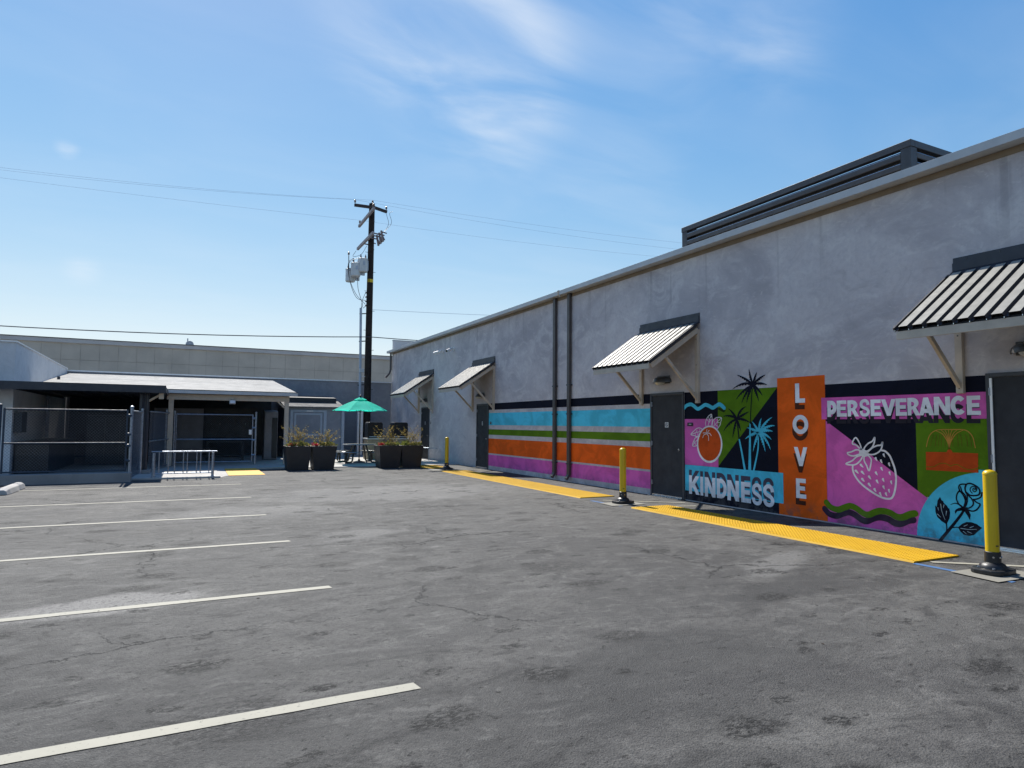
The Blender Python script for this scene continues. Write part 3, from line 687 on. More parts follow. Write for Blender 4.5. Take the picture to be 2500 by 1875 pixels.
# two cameras high on the wall
def seccam(y, z, d, label):
    r = thing('security_camera', label, 'security camera', (XW,y,z), 'white cameras high on the wall')
    m = MB(); m.tube([(XW-.001,y,z),(XW-.03,y,z)], .075, 14); m.tube([(XW-.03,y,z),(XW-.12,y,z-.01)], .03, 8); obj('mount', m, M['plastic_white'], r, smooth=True)
    d = Vector(d).normalized(); a = Vector((XW-.14,y,z-.02)); m = MB(); m.tube([a-d*.05, a+d*.30], .058, 12); b = obj('housing', m, M['plastic_white'], r, smooth=True)
    m = MB(); m.tube([a+d*.301, a+d*.306], .045, 12); obj('lens', m, M['plastic_black'], b)
seccam(26.0, 4.70, (-.75,.75,-.25), 'left of two white cameras, pointing along the wall')
seccam(24.75, 4.68, (-.8,-.5,-.35), 'right of two white cameras, its black lens facing the lot')
MURAL = [
 ('F','wave_shadow','darkgreen',[(9.987,1.97),(9.943,1.979),(9.897,1.968),(9.851,1.942),(9.799,1.934),(9.782,1.917),(9.817,1.89),(9.863,1.893),(9.92,1.921),(9.988,1.947)],1),
 ('S','wave','cyan',[(10.994,1.992),(10.911,2.048),(10.786,2.07),(10.689,2.034),(10.575,1.969),(10.462,2.002),(10.349,2.049),(10.24,2.024),(10.132,1.983),(10.036,2.02),(9.948,2.052),(9.873,2.02),(9.81,1.972)],0.078,0),
 ('F','orange_outline','white',[(9.874,1.24),(9.88,1.179),(9.894,1.12),(9.917,1.063),(9.949,1.01),(9.987,0.963),(10.032,0.922),(10.082,0.888),(10.137,0.864),(10.194,0.848),(10.253,0.842),(10.312,0.846),(10.369,0.861),(10.423,0.885),(10.473,0.918),(10.516,0.959),(10.553,1.008),(10.58,1.063),(10.599,1.123),(10.608,1.185),(10.608,1.249),(10.597,1.312),(10.576,1.373),(10.547,1.43),(10.509,1.481),(10.465,1.526),(10.414,1.562),(10.359,1.59),(10.301,1.607),(10.242,1.615),(10.183,1.613),(10.126,1.601),(10.072,1.579),(10.022,1.549),(9.979,1.511),(9.941,1.465),(9.912,1.414),(9.891,1.359),(9.878,1.3)],0),
 ('F','orange_fruit','fruit',[(9.914,1.245),(9.919,1.19),(9.931,1.137),(9.952,1.085),(9.98,1.038),(10.014,0.995),(10.054,0.958),(10.099,0.928),(10.148,0.906),(10.199,0.892),(10.251,0.887),(10.303,0.891),(10.354,0.904),(10.402,0.926),(10.446,0.956),(10.484,0.994),(10.516,1.038),(10.541,1.087),(10.557,1.141),(10.565,1.197),(10.565,1.254),(10.555,1.311),(10.537,1.366),(10.511,1.417),(10.478,1.463),(10.438,1.503),(10.393,1.536),(10.345,1.561),(10.293,1.577),(10.241,1.584),(10.189,1.582),(10.138,1.571),(10.09,1.552),(10.046,1.525),(10.006,1.49),(9.973,1.449),(9.947,1.403),(9.928,1.353),(9.917,1.3)],0),
 ('S','orange_leaf','white',[(10.325,1.588),(10.345,1.662),(10.317,1.741),(10.255,1.811),(10.17,1.851),(10.156,1.784),(10.148,1.697),(10.179,1.602)],0.016,0),
 ('S','orange_leaf','white',[(10.276,1.601),(10.238,1.697),(10.176,1.845)],0.0128,0),
 ('S','orange_leaf','white',[(10.244,1.693),(10.292,1.741)],0.0112,0),
 ('S','orange_leaf','white',[(10.226,1.732),(10.255,1.785)],0.0112,0),
 ('S','orange_leaf','white',[(10.236,1.68),(10.183,1.741)],0.0112,0),
 ('S','orange_leaf','white',[(10.207,1.767),(10.17,1.81)],0.0112,0),
 ('S','orange_leaf','white',[(10.137,1.611),(10.136,1.697),(10.082,1.753),(10.004,1.783),(9.888,1.774),(9.907,1.697),(9.937,1.621),(10.002,1.556)],0.016,0),
 ('S','orange_leaf','white',[(10.111,1.602),(10.018,1.68),(9.894,1.77)],0.0128,0),
 ('S','orange_leaf','white',[(10.077,1.633),(10.094,1.715)],0.0112,0),
 ('S','orange_leaf','white',[(10.006,1.689),(10.005,1.766)],0.0112,0),
 ('S','orange_leaf','white',[(10.066,1.637),(9.995,1.603)],0.0112,0),
 ('S','orange_leaf','white',[(10.018,1.68),(9.936,1.676)],0.0112,0),
 ('S','orange_leaf','white',[(10.425,1.526),(10.493,1.56),(10.581,1.56),(10.683,1.505),(10.788,1.423),(10.685,1.402),(10.608,1.381),(10.52,1.388)],0.016,0),
 ('S','orange_leaf','white',[(10.781,1.424),(10.62,1.466),(10.456,1.503)],0.0128,0),
 ('S','orange_leaf','white',[(10.62,1.466),(10.594,1.519)],0.0112,0),
 ('S','orange_leaf','white',[(10.519,1.489),(10.512,1.538)],0.0112,0),
 ('S','orange_leaf','white',[(10.658,1.452),(10.646,1.403)],0.0112,0),
 ('S','orange_leaf','white',[(10.569,1.475),(10.576,1.4)],0.0112,0),
 ('S','orange_leaf','white',[(10.583,1.378),(10.66,1.345),(10.709,1.268),(10.741,1.186),(10.675,1.175),(10.611,1.19)],0.016,0),
 ('S','orange_leaf','white',[(10.732,1.191),(10.661,1.26),(10.597,1.306)],0.0128,0),
 ('S','orange_leaf','white',[(10.687,1.237),(10.679,1.313)],0.0112,0),
 ('S','orange_leaf','white',[(10.667,1.251),(10.63,1.199)],0.0112,0),
 ('S','orange_crown','white',[(10.299,1.536),(10.314,1.505),(10.314,1.47)],0.013,0),
 ('S','orange_crown','white',[(10.235,1.519),(10.265,1.497),(10.284,1.466)],0.013,0),
 ('S','orange_crown','white',[(10.419,1.458),(10.37,1.464),(10.315,1.46)],0.013,0),
 ('S','orange_crown','white',[(10.427,1.361),(10.401,1.412),(10.358,1.435),(10.315,1.442)],0.013,0),
 ('S','orange_crown','white',[(10.303,1.446),(10.261,1.397),(10.257,1.306)],0.013,0),
 ('S','orange_crown','white',[(10.29,1.46),(10.224,1.453),(10.176,1.407)],0.013,0),
 ('P','tall_palm','navy',[(9.061,2.409),(9.132,2.568),(9.154,2.724)],0.084),
 ('P','tall_palm','navy',[(9.061,2.409),(9.266,2.563),(9.471,2.622)],0.084),
 ('P','tall_palm','navy',[(9.061,2.409),(9.318,2.501),(9.608,2.331)],0.084),
 ('P','tall_palm','navy',[(9.061,2.409),(9.356,2.306),(9.506,2.121)],0.084),
 ('P','tall_palm','navy',[(9.061,2.409),(9.272,2.264),(9.357,2.045)],0.084),
 ('P','tall_palm','navy',[(9.061,2.409),(9.196,2.248),(9.228,2.044)],0.084),
 ('P','tall_palm','navy',[(9.061,2.409),(9.025,2.548),(8.958,2.646)],0.084),
 ('P','tall_palm','navy',[(9.061,2.409),(8.904,2.541),(8.744,2.581)],0.084),
 ('P','tall_palm','navy',[(9.061,2.409),(8.873,2.456),(8.709,2.381)],0.084),
 ('P','tall_palm','navy',[(9.061,2.409),(8.908,2.312),(8.831,2.183)],0.084),
 ('P','tall_palm','navy',[(9.061,2.409),(8.966,2.251),(8.919,2.069)],0.084),
 ('S','tall_palm','navy',[(9.073,2.371),(9.108,2.077),(9.139,1.661)],0.022,0),
 ('S','tall_palm','cyan',[(9.144,1.661),(9.156,1.257),(9.17,0.77)],(0.03,0.07),0),
 ('P','left_palm','navy',[(9.478,1.752),(9.563,1.878),(9.712,1.967)],0.080),
 ('P','left_palm','navy',[(9.478,1.752),(9.643,1.852),(9.86,1.803)],0.080),
 ('P','left_palm','navy',[(9.478,1.752),(9.717,1.693),(9.852,1.484)],0.080),
 ('P','left_palm','navy',[(9.478,1.752),(9.568,1.574),(9.598,1.369)],0.080),
 ('P','left_palm','navy',[(9.478,1.752),(9.411,1.614),(9.379,1.51)],0.080),
 ('P','left_palm','navy',[(9.478,1.752),(9.281,1.764),(9.124,1.667)],0.080),
 ('P','left_palm','navy',[(9.478,1.752),(9.313,1.849),(9.161,1.892)],0.080),
 ('P','left_palm','navy',[(9.478,1.752),(9.396,1.967),(9.226,1.99)],0.080),
 ('S','left_palm','navy',[(9.467,1.667),(9.447,1.51),(9.427,1.364)],0.03,0),
 ('S','left_palm','cyan',[(9.427,1.364),(9.368,1.121),(9.29,0.762)],(0.035,0.05),0),
 ('P','cyan_palm','cyan',[(8.924,1.497),(9.002,1.617),(9.098,1.706)],0.080),
 ('P','cyan_palm','cyan',[(8.924,1.497),(9.085,1.565),(9.225,1.583)],0.080),
 ('P','cyan_palm','cyan',[(8.924,1.497),(9.119,1.475),(9.279,1.357)],0.080),
 ('P','cyan_palm','cyan',[(8.924,1.497),(9.04,1.337),(9.082,1.114)],0.080),
 ('P','cyan_palm','cyan',[(8.924,1.497),(8.816,1.33),(8.784,1.13)],0.080),
 ('P','cyan_palm','cyan',[(8.924,1.497),(8.721,1.37),(8.66,1.172)],0.080),
 ('P','cyan_palm','cyan',[(8.924,1.497),(8.735,1.469),(8.629,1.358)],0.080),
 ('P','cyan_palm','cyan',[(8.924,1.497),(8.733,1.568),(8.595,1.514)],0.080),
 ('P','cyan_palm','cyan',[(8.924,1.497),(8.716,1.649),(8.544,1.622)],0.080),
 ('P','cyan_palm','cyan',[(8.924,1.497),(8.793,1.705),(8.605,1.785)],0.080),
 ('P','cyan_palm','cyan',[(8.924,1.497),(8.937,1.668),(8.861,1.768)],0.080),
 ('F','cyan_palm','cyan',[(8.836,1.517),(8.848,1.486),(8.881,1.463),(8.925,1.453),(8.969,1.461),(9.001,1.484),(9.012,1.515),(9.0,1.547),(8.967,1.57),(8.922,1.579),(8.878,1.571),(8.847,1.549)],0),
 ('S','cyan_palm','cyan',[(8.944,1.44),(8.962,1.163),(9.067,0.776)],(0.025,0.04),0),
 ('S','strawberry','white',[(6.52,1.252),(6.449,1.237),(6.379,1.17),(6.333,1.064),(6.3,0.957),(6.289,0.837),(6.298,0.722),(6.324,0.605),(6.362,0.533),(6.412,0.511),(6.491,0.513),(6.591,0.544),(6.708,0.601),(6.827,0.674),(6.917,0.753),(6.981,0.841),(7.006,0.918),(7.006,0.983)],(0.03,0.03),0),
 ('S','strawberry_leaf','white',[(6.842,1.255),(6.878,1.354),(6.942,1.438),(7.003,1.344),(6.933,1.316),(6.861,1.254)],0.024,0),
 ('S','strawberry_leaf','white',[(6.812,1.235),(6.783,1.293),(6.725,1.351),(6.656,1.388),(6.615,1.448),(6.624,1.368),(6.659,1.297),(6.72,1.242),(6.797,1.214)],0.024,0),
 ('S','strawberry_leaf','white',[(6.752,1.202),(6.659,1.283),(6.577,1.321),(6.515,1.333),(6.488,1.38),(6.505,1.288),(6.543,1.232),(6.618,1.187),(6.7,1.176),(6.752,1.195)],0.024,0),
 ('S','strawberry_leaf','white',[(6.843,1.205),(6.881,1.236),(6.943,1.24),(7.022,1.205),(7.096,1.184),(7.056,1.149),(6.977,1.142),(6.859,1.183)],0.024,0),
 ('S','strawberry_leaf','white',[(6.833,1.163),(6.93,1.13),(7.014,1.061),(7.127,1.006),(7.028,0.992),(6.941,1.011),(6.866,1.076),(6.826,1.142)],0.024,0),
 ('S','strawberry_leaf','white',[(6.802,1.157),(6.801,1.073),(6.761,0.997),(6.723,0.919),(6.69,1.029),(6.685,1.107),(6.738,1.167)],0.024,0),
 ('F','strawberry_leaf','white',[(6.864,1.268),(6.811,1.256),(6.766,1.237),(6.737,1.196),(6.73,1.154),(6.814,1.136),(6.86,1.162),(6.889,1.203)],1),
 ('F','strawberry_seed','white',[(6.479,1.205),(6.463,1.202),(6.46,1.18),(6.454,1.144),(6.475,1.155),(6.493,1.182),(6.491,1.197)],1),
 ('F','strawberry_seed','white',[(6.613,1.14),(6.596,1.138),(6.589,1.115),(6.579,1.079),(6.604,1.09),(6.627,1.117),(6.625,1.132)],1),
 ('F','strawberry_seed','white',[(6.527,1.109),(6.511,1.107),(6.506,1.085),(6.499,1.049),(6.521,1.06),(6.54,1.086),(6.538,1.102)],1),
 ('F','strawberry_seed','white',[(6.397,1.068),(6.381,1.066),(6.38,1.044),(6.377,1.008),(6.395,1.019),(6.41,1.046),(6.408,1.061)],1),
 ('F','strawberry_seed','white',[(6.522,0.992),(6.507,0.99),(6.502,0.968),(6.495,0.932),(6.517,0.943),(6.536,0.969),(6.534,0.985)],1),
 ('F','strawberry_seed','white',[(6.391,0.932),(6.376,0.931),(6.375,0.908),(6.372,0.872),(6.39,0.883),(6.405,0.91),(6.403,0.925)],1),
 ('F','strawberry_seed','white',[(6.615,0.917),(6.599,0.915),(6.591,0.893),(6.582,0.857),(6.607,0.868),(6.629,0.894),(6.627,0.909)],1),
 ('F','strawberry_seed','white',[(6.868,1.024),(6.852,1.022),(6.836,1.0),(6.818,0.963),(6.852,0.974),(6.883,1.001),(6.881,1.016)],1),
 ('F','strawberry_seed','white',[(6.959,0.922),(6.942,0.921),(6.923,0.898),(6.902,0.862),(6.939,0.872),(6.974,0.899),(6.972,0.914)],1),
 ('F','strawberry_seed','white',[(6.852,0.912),(6.835,0.91),(6.819,0.888),(6.802,0.852),(6.835,0.862),(6.866,0.888),(6.864,0.904)],1),
 ('F','strawberry_seed','white',[(6.732,0.846),(6.716,0.845),(6.704,0.822),(6.691,0.786),(6.72,0.797),(6.746,0.823),(6.744,0.838)],1),
 ('F','strawberry_seed','white',[(6.851,0.799),(6.834,0.797),(6.819,0.775),(6.802,0.739),(6.835,0.749),(6.865,0.775),(6.863,0.79)],1),
 ('F','strawberry_seed','white',[(6.501,0.822),(6.485,0.82),(6.481,0.798),(6.475,0.762),(6.496,0.773),(6.515,0.799),(6.513,0.814)],1),
 ('F','strawberry_seed','white',[(6.603,0.79),(6.587,0.788),(6.58,0.766),(6.571,0.73),(6.595,0.741),(6.617,0.766),(6.615,0.782)],1),
 ('F','strawberry_seed','white',[(6.37,0.795),(6.354,0.793),(6.354,0.771),(6.352,0.735),(6.369,0.746),(6.383,0.772),(6.381,0.787)],1),
 ('F','strawberry_seed','white',[(6.739,0.73),(6.723,0.729),(6.711,0.706),(6.698,0.671),(6.727,0.681),(6.753,0.706),(6.751,0.722)],1),
 ('F','strawberry_seed','white',[(6.497,0.709),(6.481,0.708),(6.477,0.685),(6.472,0.65),(6.492,0.66),(6.511,0.686),(6.509,0.701)],1),
 ('F','strawberry_seed','white',[(6.645,0.654),(6.629,0.653),(6.62,0.631),(6.61,0.595),(6.636,0.605),(6.659,0.631),(6.657,0.646)],1),
 ('F','strawberry_seed','white',[(6.41,0.662),(6.394,0.661),(6.393,0.639),(6.39,0.603),(6.408,0.613),(6.423,0.639),(6.421,0.654)],1),
 ('F','strawberry_seed','white',[(6.556,0.601),(6.54,0.599),(6.534,0.577),(6.527,0.542),(6.55,0.552),(6.57,0.577),(6.568,0.593)],1),
 ('F','strawberry_seed','white',[(6.459,0.606),(6.443,0.605),(6.441,0.583),(6.436,0.547),(6.456,0.558),(6.473,0.583),(6.471,0.599)],1),
 ('F','rose_leaf','navy',[(5.648,0.619),(5.628,0.575),(5.607,0.562),(5.595,0.533),(5.561,0.507),(5.538,0.469),(5.526,0.471),(5.516,0.412),(5.528,0.33),(5.57,0.239),(5.637,0.275),(5.695,0.328),(5.718,0.397),(5.72,0.489),(5.699,0.471),(5.683,0.564)],0),
 ('F','rose_leaf','navy',[(5.109,0.255),(5.175,0.299),(5.238,0.314),(5.302,0.31),(5.359,0.278),(5.417,0.22),(5.391,0.17),(5.345,0.128),(5.281,0.123),(5.216,0.142),(5.169,0.193)],0),
 ('S','rose_leaf','pale',[(5.641,0.518),(5.628,0.418),(5.587,0.3)],(0.009,0.004),0),
 ('S','rose_leaf','pale',[(5.681,0.462),(5.672,0.423)],(0.009,0.004),0),
 ('S','rose_leaf','pale',[(5.595,0.513),(5.607,0.466)],(0.009,0.004),0),
 ('S','rose_leaf','pale',[(5.689,0.37),(5.645,0.33)],(0.009,0.004),0),
 ('S','rose_leaf','pale',[(5.564,0.426),(5.574,0.364)],(0.009,0.004),0),
 ('S','rose_leaf','pale',[(5.38,0.211),(5.278,0.211),(5.177,0.226)],(0.009,0.004),0),
 ('S','rose_leaf','pale',[(5.337,0.247),(5.29,0.273)],(0.009,0.004),0),
 ('S','rose_leaf','pale',[(5.259,0.238),(5.212,0.264)],(0.009,0.004),0),
 ('S','rose_leaf','pale',[(5.348,0.174),(5.308,0.145)],(0.009,0.004),0),
 ('S','rose_leaf','pale',[(5.293,0.18),(5.238,0.163)],(0.009,0.004),0),
 ('S','rose_stem','navy',[(5.666,-0.003),(5.513,0.202),(5.394,0.367),(5.334,0.463)],(0.045,0.03),0),
 ('S','rose_stem','navy',[(5.572,0.249),(5.568,0.194),(5.573,0.133)],0.018,0),
 ('S','rose_stem','navy',[(5.489,0.205),(5.45,0.216),(5.403,0.221)],0.014,0),
 ('F','rose_sepal','navy',[(5.38,0.498),(5.334,0.463),(5.29,0.4),(5.257,0.336),(5.246,0.415),(5.269,0.466),(5.296,0.498),(5.333,0.513),(5.399,0.49),(5.438,0.466),(5.453,0.439),(5.449,0.4),(5.419,0.443),(5.372,0.454)],0),
 ('S','rose_sepal','navy',[(5.505,0.526),(5.444,0.55),(5.388,0.536),(5.343,0.497)],(0.008,0.028),0),
 ('S','rose_petal','navy',[(5.338,0.493),(5.393,0.541),(5.425,0.612),(5.414,0.683),(5.38,0.736)],0.019,0),
 ('S','rose_petal','navy',[(5.38,0.731),(5.337,0.68),(5.309,0.604),(5.323,0.534),(5.343,0.492)],0.020900000000000002,0),
 ('S','rose_petal','navy',[(5.373,0.721),(5.39,0.775),(5.377,0.81),(5.341,0.826),(5.295,0.827)],0.019,0),
 ('S','rose_petal','navy',[(5.366,0.787),(5.349,0.724),(5.311,0.678),(5.297,0.615)],0.0171,0),
 ('S','rose_petal','navy',[(5.298,0.714),(5.308,0.772),(5.285,0.828),(5.243,0.844),(5.194,0.831),(5.14,0.797),(5.119,0.746),(5.136,0.7),(5.189,0.683),(5.249,0.684),(5.293,0.719)],0.020900000000000002,0),
 ('S','rose_petal','navy',[(5.185,0.764),(5.17,0.773),(5.179,0.786),(5.203,0.776),(5.207,0.75),(5.188,0.736),(5.162,0.754),(5.159,0.785),(5.185,0.807),(5.222,0.799),(5.243,0.763),(5.235,0.734),(5.217,0.714)],0.0133,0),
 ('S','rose_petal','navy',[(5.289,0.715),(5.282,0.646),(5.294,0.557),(5.331,0.493)],0.019,0),
 ('S','rose_petal','navy',[(5.281,0.686),(5.232,0.642),(5.206,0.586),(5.221,0.54),(5.264,0.506),(5.301,0.502)],0.019,0),
 ('S','rose_petal','navy',[(5.205,0.625),(5.161,0.591),(5.125,0.576),(5.131,0.546),(5.169,0.493),(5.224,0.467),(5.292,0.483)],0.019,0),
 ('S','rose_petal','navy',[(5.209,0.627),(5.155,0.642),(5.109,0.674),(5.093,0.733)],0.019,0),
 ('F','fountain_basin','rust',[(5.829,1.254),(5.539,1.262),(5.529,1.283),(5.512,1.302),(5.483,1.303),(5.467,1.286),(5.455,1.261),(5.125,1.263),(5.134,0.997),(5.832,0.99)],0),
 ('S','fountain_hills','green',[(5.825,1.037),(5.723,1.045),(5.651,1.089),(5.591,1.102),(5.543,1.095),(5.485,1.068),(5.456,1.085),(5.398,1.093),(5.343,1.067),(5.288,1.04),(5.214,1.037),(5.132,1.065)],0.008,0),
 ('S','fountain_jet','tan',[(5.816,1.331),(5.792,1.434),(5.749,1.519),(5.676,1.57),(5.596,1.583),(5.488,1.584),(5.307,1.584),(5.234,1.552),(5.181,1.474),(5.157,1.338)],0.012,0),
 ('S','fountain_jet','tan',[(5.501,1.31),(5.52,1.411),(5.588,1.521),(5.681,1.566)],(0.016,0.007),0),
 ('S','fountain_jet','tan',[(5.501,1.31),(5.511,1.411),(5.551,1.522),(5.606,1.581)],(0.016,0.007),0),
 ('S','fountain_jet','tan',[(5.501,1.31),(5.505,1.411),(5.524,1.522),(5.552,1.581)],(0.016,0.007),0),
 ('S','fountain_jet','tan',[(5.501,1.31),(5.499,1.411),(5.498,1.523),(5.501,1.582)],(0.016,0.007),0),
 ('S','fountain_jet','tan',[(5.501,1.31),(5.493,1.411),(5.473,1.523),(5.45,1.582)],(0.016,0.007),0),
 ('S','fountain_jet','tan',[(5.501,1.31),(5.484,1.412),(5.439,1.524),(5.383,1.583)],(0.016,0.007),0),
 ('S','fountain_jet','tan',[(5.501,1.31),(5.475,1.412),(5.401,1.524),(5.307,1.578)],(0.016,0.007),0),
 ('S','fountain_drop','rustdim',[(5.713,1.509),(5.744,1.425),(5.757,1.337)],0.006,0),
 ('S','fountain_drop','rustdim',[(5.662,1.51),(5.681,1.427),(5.69,1.339)],0.006,0),
 ('S','fountain_drop','rustdim',[(5.624,1.51),(5.638,1.428),(5.645,1.34)],0.006,0),
 ('S','fountain_drop','rustdim',[(5.59,1.511),(5.602,1.429),(5.608,1.342)],0.006,0),
 ('S','fountain_drop','rustdim',[(5.542,1.512),(5.551,1.43),(5.556,1.343)],0.006,0),
 ('S','fountain_drop','rustdim',[(5.455,1.513),(5.45,1.433),(5.449,1.347)],0.006,0),
 ('S','fountain_drop','rustdim',[(5.389,1.515),(5.38,1.434),(5.379,1.349)],0.006,0),
 ('S','fountain_drop','rustdim',[(5.343,1.515),(5.331,1.436),(5.328,1.351)],0.006,0),
 ('S','fountain_drop','rustdim',[(5.28,1.516),(5.261,1.437),(5.255,1.353)],0.006,0),
 ('S','fountain_drop','rustdim',[(5.229,1.517),(5.21,1.439),(5.204,1.355)],0.006,0),
 ('S','wave_shadow','plum',[(7.545,0.226),(7.458,0.151),(7.324,0.135),(7.21,0.183),(7.098,0.221),(6.989,0.194),(6.866,0.128),(6.779,0.124),(6.674,0.178),(6.572,0.21),(6.44,0.201),(6.328,0.154),(6.232,0.159),(6.122,0.217),(6.044,0.239)],0.1,0),
 ('S','wave','green',[(7.506,0.337),(7.421,0.262),(7.287,0.243),(7.173,0.29),(7.062,0.328),(6.954,0.299),(6.832,0.233),(6.745,0.228),(6.641,0.281),(6.539,0.312),(6.408,0.302),(6.296,0.254),(6.201,0.258),(6.091,0.315),(6.014,0.337)],0.1,0),
 ('L','K',(10.857,10.533,0.156,0.552),0.115,0.004,'plumgrey'),
 ('L','I',(10.513,10.43,0.154,0.544),0.115,0.004,'plumgrey'),
 ('L','N',(10.383,10.078,0.147,0.545),0.115,0.004,'plumgrey'),
 ('L','D',(10.04,9.767,0.151,0.545),0.115,0.004,'plumgrey'),
 ('L','N',(9.752,9.445,0.137,0.537),0.115,0.004,'plumgrey'),
 ('L','E',(9.392,9.148,0.137,0.532),0.115,0.004,'plumgrey'),
 ('L','S',(9.125,8.874,0.119,0.533),0.115,0.004,'plumgrey'),
 ('L','S',(8.856,8.589,0.119,0.537),0.115,0.004,'plumgrey'),
 ('L','P',(7.449,7.272,1.777,2.05),-0.115,0.012,'charcoal'),
 ('L','E',(7.269,7.09,1.779,2.047),-0.115,0.012,'charcoal'),
 ('L','R',(7.073,6.87,1.781,2.046),-0.115,0.012,'charcoal'),
 ('L','S',(6.863,6.682,1.778,2.058),-0.115,0.012,'charcoal'),
 ('L','E',(6.671,6.495,1.786,2.047),-0.115,0.012,'charcoal'),
 ('L','V',(6.495,6.26,1.788,2.044),-0.115,0.012,'charcoal'),
 ('L','E',(6.261,6.089,1.786,2.049),-0.115,0.012,'charcoal'),
 ('L','R',(6.079,5.889,1.79,2.053),-0.115,0.012,'charcoal'),
 ('L','A',(5.906,5.69,1.79,2.052),-0.115,0.012,'charcoal'),
 ('L','N',(5.691,5.466,1.791,2.056),-0.115,0.012,'charcoal'),
 ('L','C',(5.462,5.249,1.79,2.061),-0.115,0.012,'charcoal'),
 ('L','E',(5.246,5.069,1.789,2.055),-0.115,0.012,'charcoal'),
 ('L','L',(8.094,7.89,2.031,2.377),-0.115,0.012,'brown'),
 ('L','O',(8.161,7.832,1.477,1.817),-0.115,0.012,'brown'),
 ('L','V',(8.144,7.864,0.915,1.248),-0.115,0.012,'brown'),
 ('L','E',(8.112,7.902,0.352,0.697),-0.115,0.012,'brown'),
]

# ================================================================== MURALS (paint on the wall)
_lay = [0.0]
def pface(polys, holes=None):
    """triangles for one outline with holes; polys are (y, z)"""
    loops = [[Vector((p[0], p[1], 0)) for p in polys]] + [[Vector((p[0], p[1], 0)) for p in h] for h in (holes or [])]
    flat = [p for l in loops for p in l]
    return flat, tessellate_polygon(loops)
def paint_part(name, shapes, col, parent, lift):
    """shapes: list of (outline, holes) in wall coordinates (y, z)"""
    m = MB()
    for k, (o, h) in enumerate(shapes):
        fl, tri = pface(o, h); x = XW - lift - k*.00012
        m.add([(x, p.x, p.y) for p in fl], [])
        b = len(m.v) - len(fl)
        for tr_ in tri: m.f.append(tuple(b+i for i in tr_)); m.m.append(0)
    o = obj(name, m, PAINT[col], parent, fix=False)
    bm = bmesh.new(); bm.from_mesh(o.data)
    for f in bm.faces:
        f.normal_update()
        if f.normal.x > 0: f.normal_flip()
    bm.to_mesh(o.data); bm.free()
    return o
def smooth_pts(pts, closed=False, n=6):
    P = [Vector(p) for p in pts]; out = []; L = len(P)
    if L < 3: return [tuple(p) for p in P]
    for i in range(L if closed else L-1):
        p1, p2 = P[i], P[(i+1) % L]
        p0 = P[i-1] if (closed or i > 0) else p1*2-p2
        p3 = P[(i+2) % L] if (closed or i+2 < L) else p2*2-p1
        for k in range(n):
            t = k/n
            out.append(tuple(.5*((2*p1)+(p2-p0)*t+(2*p0-5*p1+4*p2-p3)*t*t+(3*p1-p0-3*p2+p3)*t**3)))
    if not closed: out.append(tuple(P[-1]))
    return out
def ribbon(pts, w, smooth=True, round_ends=True, n=6):
    P = [Vector(p) for p in (smooth_pts(pts, n=n) if smooth else pts)]
    w0, w1 = w if isinstance(w, tuple) else (w, w)
    L = []; R = []; N = len(P)
    for i, p in enumerate(P):
        d = (P[min(i+1,N-1)]-P[max(i-1,0)]).normalized(); q = Vector((-d.y, d.x)); ww = (w0+(w1-w0)*i/(N-1))/2
        L.append(p+q*ww); R.append(p-q*ww)
    out = list(L)
    if round_ends:
        d = (P[-1]-P[-2]).normalized(); q = Vector((-d.y, d.x))
        out += [P[-1]+(q*math.cos(a)+d*math.sin(a))*w1/2 for a in (PI/5, 2*PI/5, 3*PI/5, 4*PI/5)]
    out += R[::-1]
    if round_ends:
        d = (P[0]-P[1]).normalized(); q = Vector((-d.y, d.x))
        out += [P[0]+(q*math.cos(a)+d*math.sin(a))*w0/2 for a in (PI/5, 2*PI/5, 3*PI/5, 4*PI/5)]
    return [(p.x, p.y) for p in out]
def strip_quads(m, pts, w, x, smooth=True):
    """ribbon as a quad strip (safe where it curls over itself)"""
    P = [Vector(p) for p in (smooth_pts(pts) if smooth else pts)]
    w0, w1 = w if isinstance(w, tuple) else (w, w); N = len(P); vs = []
    for i, p in enumerate(P):
        d = (P[min(i+1,N-1)]-P[max(i-1,0)]).normalized(); q = Vector((-d.y, d.x)); ww = (w0+(w1-w0)*i/(N-1))/2
        a, b = p+q*ww, p-q*ww; vs += [(x,a.x,a.y),(x,b.x,b.y)]
    m.add(vs, [(2*i,2*i+1,2*i+3,2*i+2) for i in range(N-1)])
    for c, ww, dd in ((P[0], w0, P[0]-P[1]), (P[-1], w1, P[-1]-P[-2])):     # round caps
        a0 = math.atan2(dd.y, dd.x)
        m.add([(x,c.x,c.y)]+[(x, c.x+ww/2*math.cos(a0+t*PI/6-PI/2), c.y+ww/2*math.sin(a0+t*PI/6-PI/2)) for t in range(7)], [(0,t+1,t+2) for t in range(6)])
def frond(pts, w):
    c, via, tip = [Vector(p) for p in pts]; N = 15; sp = []
    for i in range(N+1):
        t = i/N; sp.append(c*(1-t)**2 + via*2*t*(1-t) + tip*t*t)
    d0 = tip-c; side = 1 if d0.x > 0 else -1
    up, dn = [], []
    for i, p in enumerate(sp):
        t = i/N; d = (sp[min(i+1,N)]-sp[max(i-1,0)]).normalized(); q = Vector((-d.y, d.x))
        if q.y < 0 or (abs(q.y) < .15 and q.x*side < 0): q = -q
        ww = w*(.22+.78*math.sin(PI*min(1, t*1.02)**.75))*(1-.45*t)
        up.append(p+q*ww*.30)
        tooth = (1.0 if i % 2 else .45) if t > .25 else .8
        dn.append(p-q*ww*.62*tooth + d*(ww*.30 if i % 2 and t > .25 else 0))
    out = [sp[0]]+up[1:-1]+[sp[-1]]+dn[1:-1][::-1]
    return [(p.x, p.y) for p in out]

